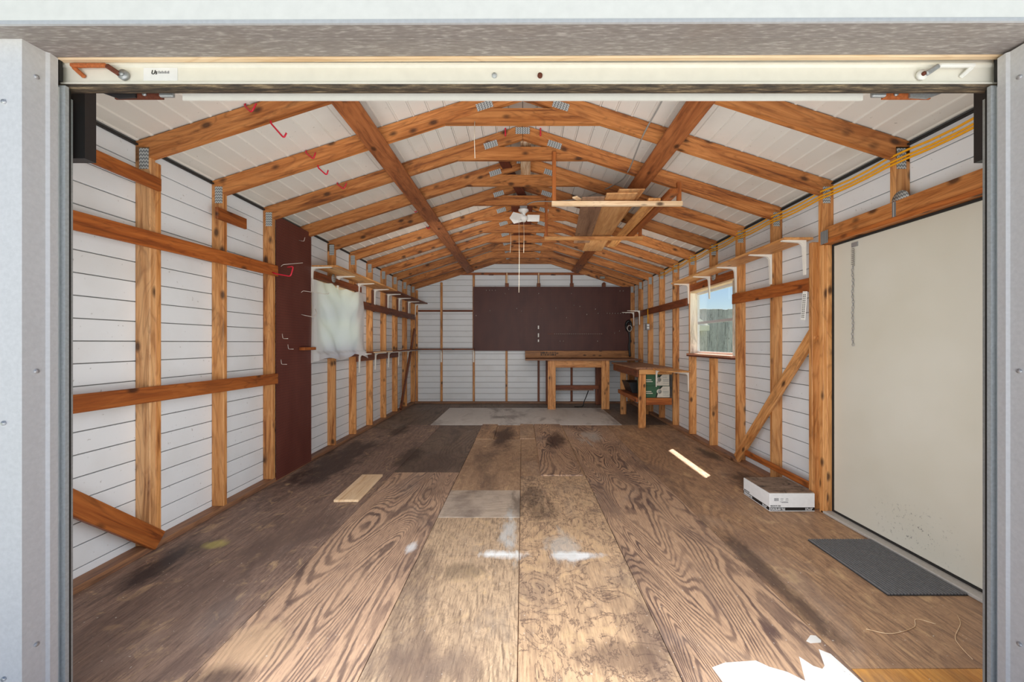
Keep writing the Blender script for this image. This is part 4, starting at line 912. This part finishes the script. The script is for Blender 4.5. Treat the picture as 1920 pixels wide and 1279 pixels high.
for j, lab in ((0, 'lower'), (1, 'upper')):
    z0 = .4465 + j * .1765; x0, x1, ya, yb = 1.84, 2.215, 6.02, 6.40; dx = .006 * j
    c = thing('tile_box', (2.03, 6.2, z0), f'{lab} green and cream carton stacked on the corner bench shelf', 'carton', 'tile cartons')
    box('carton', x0 - dx, x1 - dx, ya, yb, z0, z0 + .174, M['boxgreen'], c, .002)
    prism('cream_panel', [(x1 - .195 - dx, z0 + .004), (x1 - .003 - dx, z0 + .004), (x1 - .003 - dx, z0 + .170), (x1 - .105 - dx, z0 + .170), (x1 - .17 - dx, z0 + .10)], 1, ya - .0012, ya - .0003, M['boxcream'], c)
    prism('black_stripe', [(x1 - .215 - dx, z0 + .004), (x1 - .197 - dx, z0 + .004), (x1 - .172 - dx, z0 + .10), (x1 - .107 - dx, z0 + .170), (x1 - .135 - dx, z0 + .170), (x1 - .19 - dx, z0 + .10)], 1, ya - .0012, ya - .0003, M['ink'], c)
    disc('round_emblem', (x1 - .160 - dx, ya - .0016, z0 + .092), .038, 'Y', M['boxcream'], c, .001); disc('round_emblem', (x1 - .155 - dx, ya - .0024, z0 + .090), .025, 'Y', M['boxgreyring'], c, .001)
    for zz, w_ in ((.085, .085), (.058, .105)): box('print_line', x0 + .012, x0 + .012 + w_, ya - .0012, ya - .0003, z0 + zz, z0 + zz + .012, M['boxcream'], c)
    for zz, w_ in ((.125, .06), (.095, .09), (.080, .085), (.065, .09), (.035, .10)): box('print_line', x1 - .105, x1 - .105 + w_, ya - .0024, ya - .0013, z0 + zz, z0 + zz + .006, M['boxgreyring'], c)
    box('side_label', x0 - dx - .0012, x0 - dx - .0003, ya + .02, ya + .2, z0 + .01, z0 + .165, M['boxcream'], c)
bg_ = thing('black_tray', (1.8, 6.75, .446), 'black plastic tray on the lower shelf of the corner bench', 'tray')
prism('tray', [(1.735, .62), (1.99, .62), (1.95, .447), (1.80, .447)], 1, 6.55, 7.0, M['blackbag'], bg_)
bc = thing('hanging_cable', (2.2, 8.2, 1.2), 'black coiled cable hanging in the back right corner above the bench', 'cable')
tube('coil', [(2.20 + .05 * math.cos(a), 8.30 + .01 * math.sin(3 * a), 1.62 + .10 * math.sin(a)) for a in [2 * math.pi * i / 24 for i in range(25)]], .028, M['blackbag'], bc, 8)
tube('ring', [(2.205 + .045 * math.cos(a), 8.25, 1.57 + .06 * math.sin(a)) for a in [2 * math.pi * i / 24 for i in range(25)]], .008, M['steelhook'], bc, 6)
tube('tail', smooth_path([(2.20, 8.29, 1.52), (2.22, 8.28, 1.35), (2.20, 8.27, 1.20), (2.215, 8.26, .99)]), .022, M['blackbag'], bc, 8)
o = tube('floor_cable', smooth_path([(1.33, 8.10, .30), (1.28, 8.0, .22), (1.22, 7.95, .10), (1.18, 7.92, .012), (1.02, 7.88, .011)]), .009, M['blackbag'], None, 6); tag(o, 'black cord drooping from the back bench stretcher to the floor', 'cord')
ol = thing('power_outlet', (2.22, 7.02, 1.5), 'grey metal outlet box with yellow cable on a right wall stud', 'outlet')
box('outlet_box', 2.20, SX - .0005, FY[8] - .08, FY[8] - .0, 1.50, 1.61, M['zinc'], ol, .003)
for z in (1.525, 1.57): box('socket', 2.205, 2.245, FY[8] - .083, FY[8] - .0805, z, z + .028, M['white'], ol)
tube('yellow_cable', [(2.235, FY[8] - .04, 1.61), (2.232, FY[8] - .05, 1.75), (2.228, FY[8] - .06, 1.87)], .009, M['yellow'], ol, 6)

# ------------------------------------------------------------------ no lamp fixtures in the room; added fill lights are set above
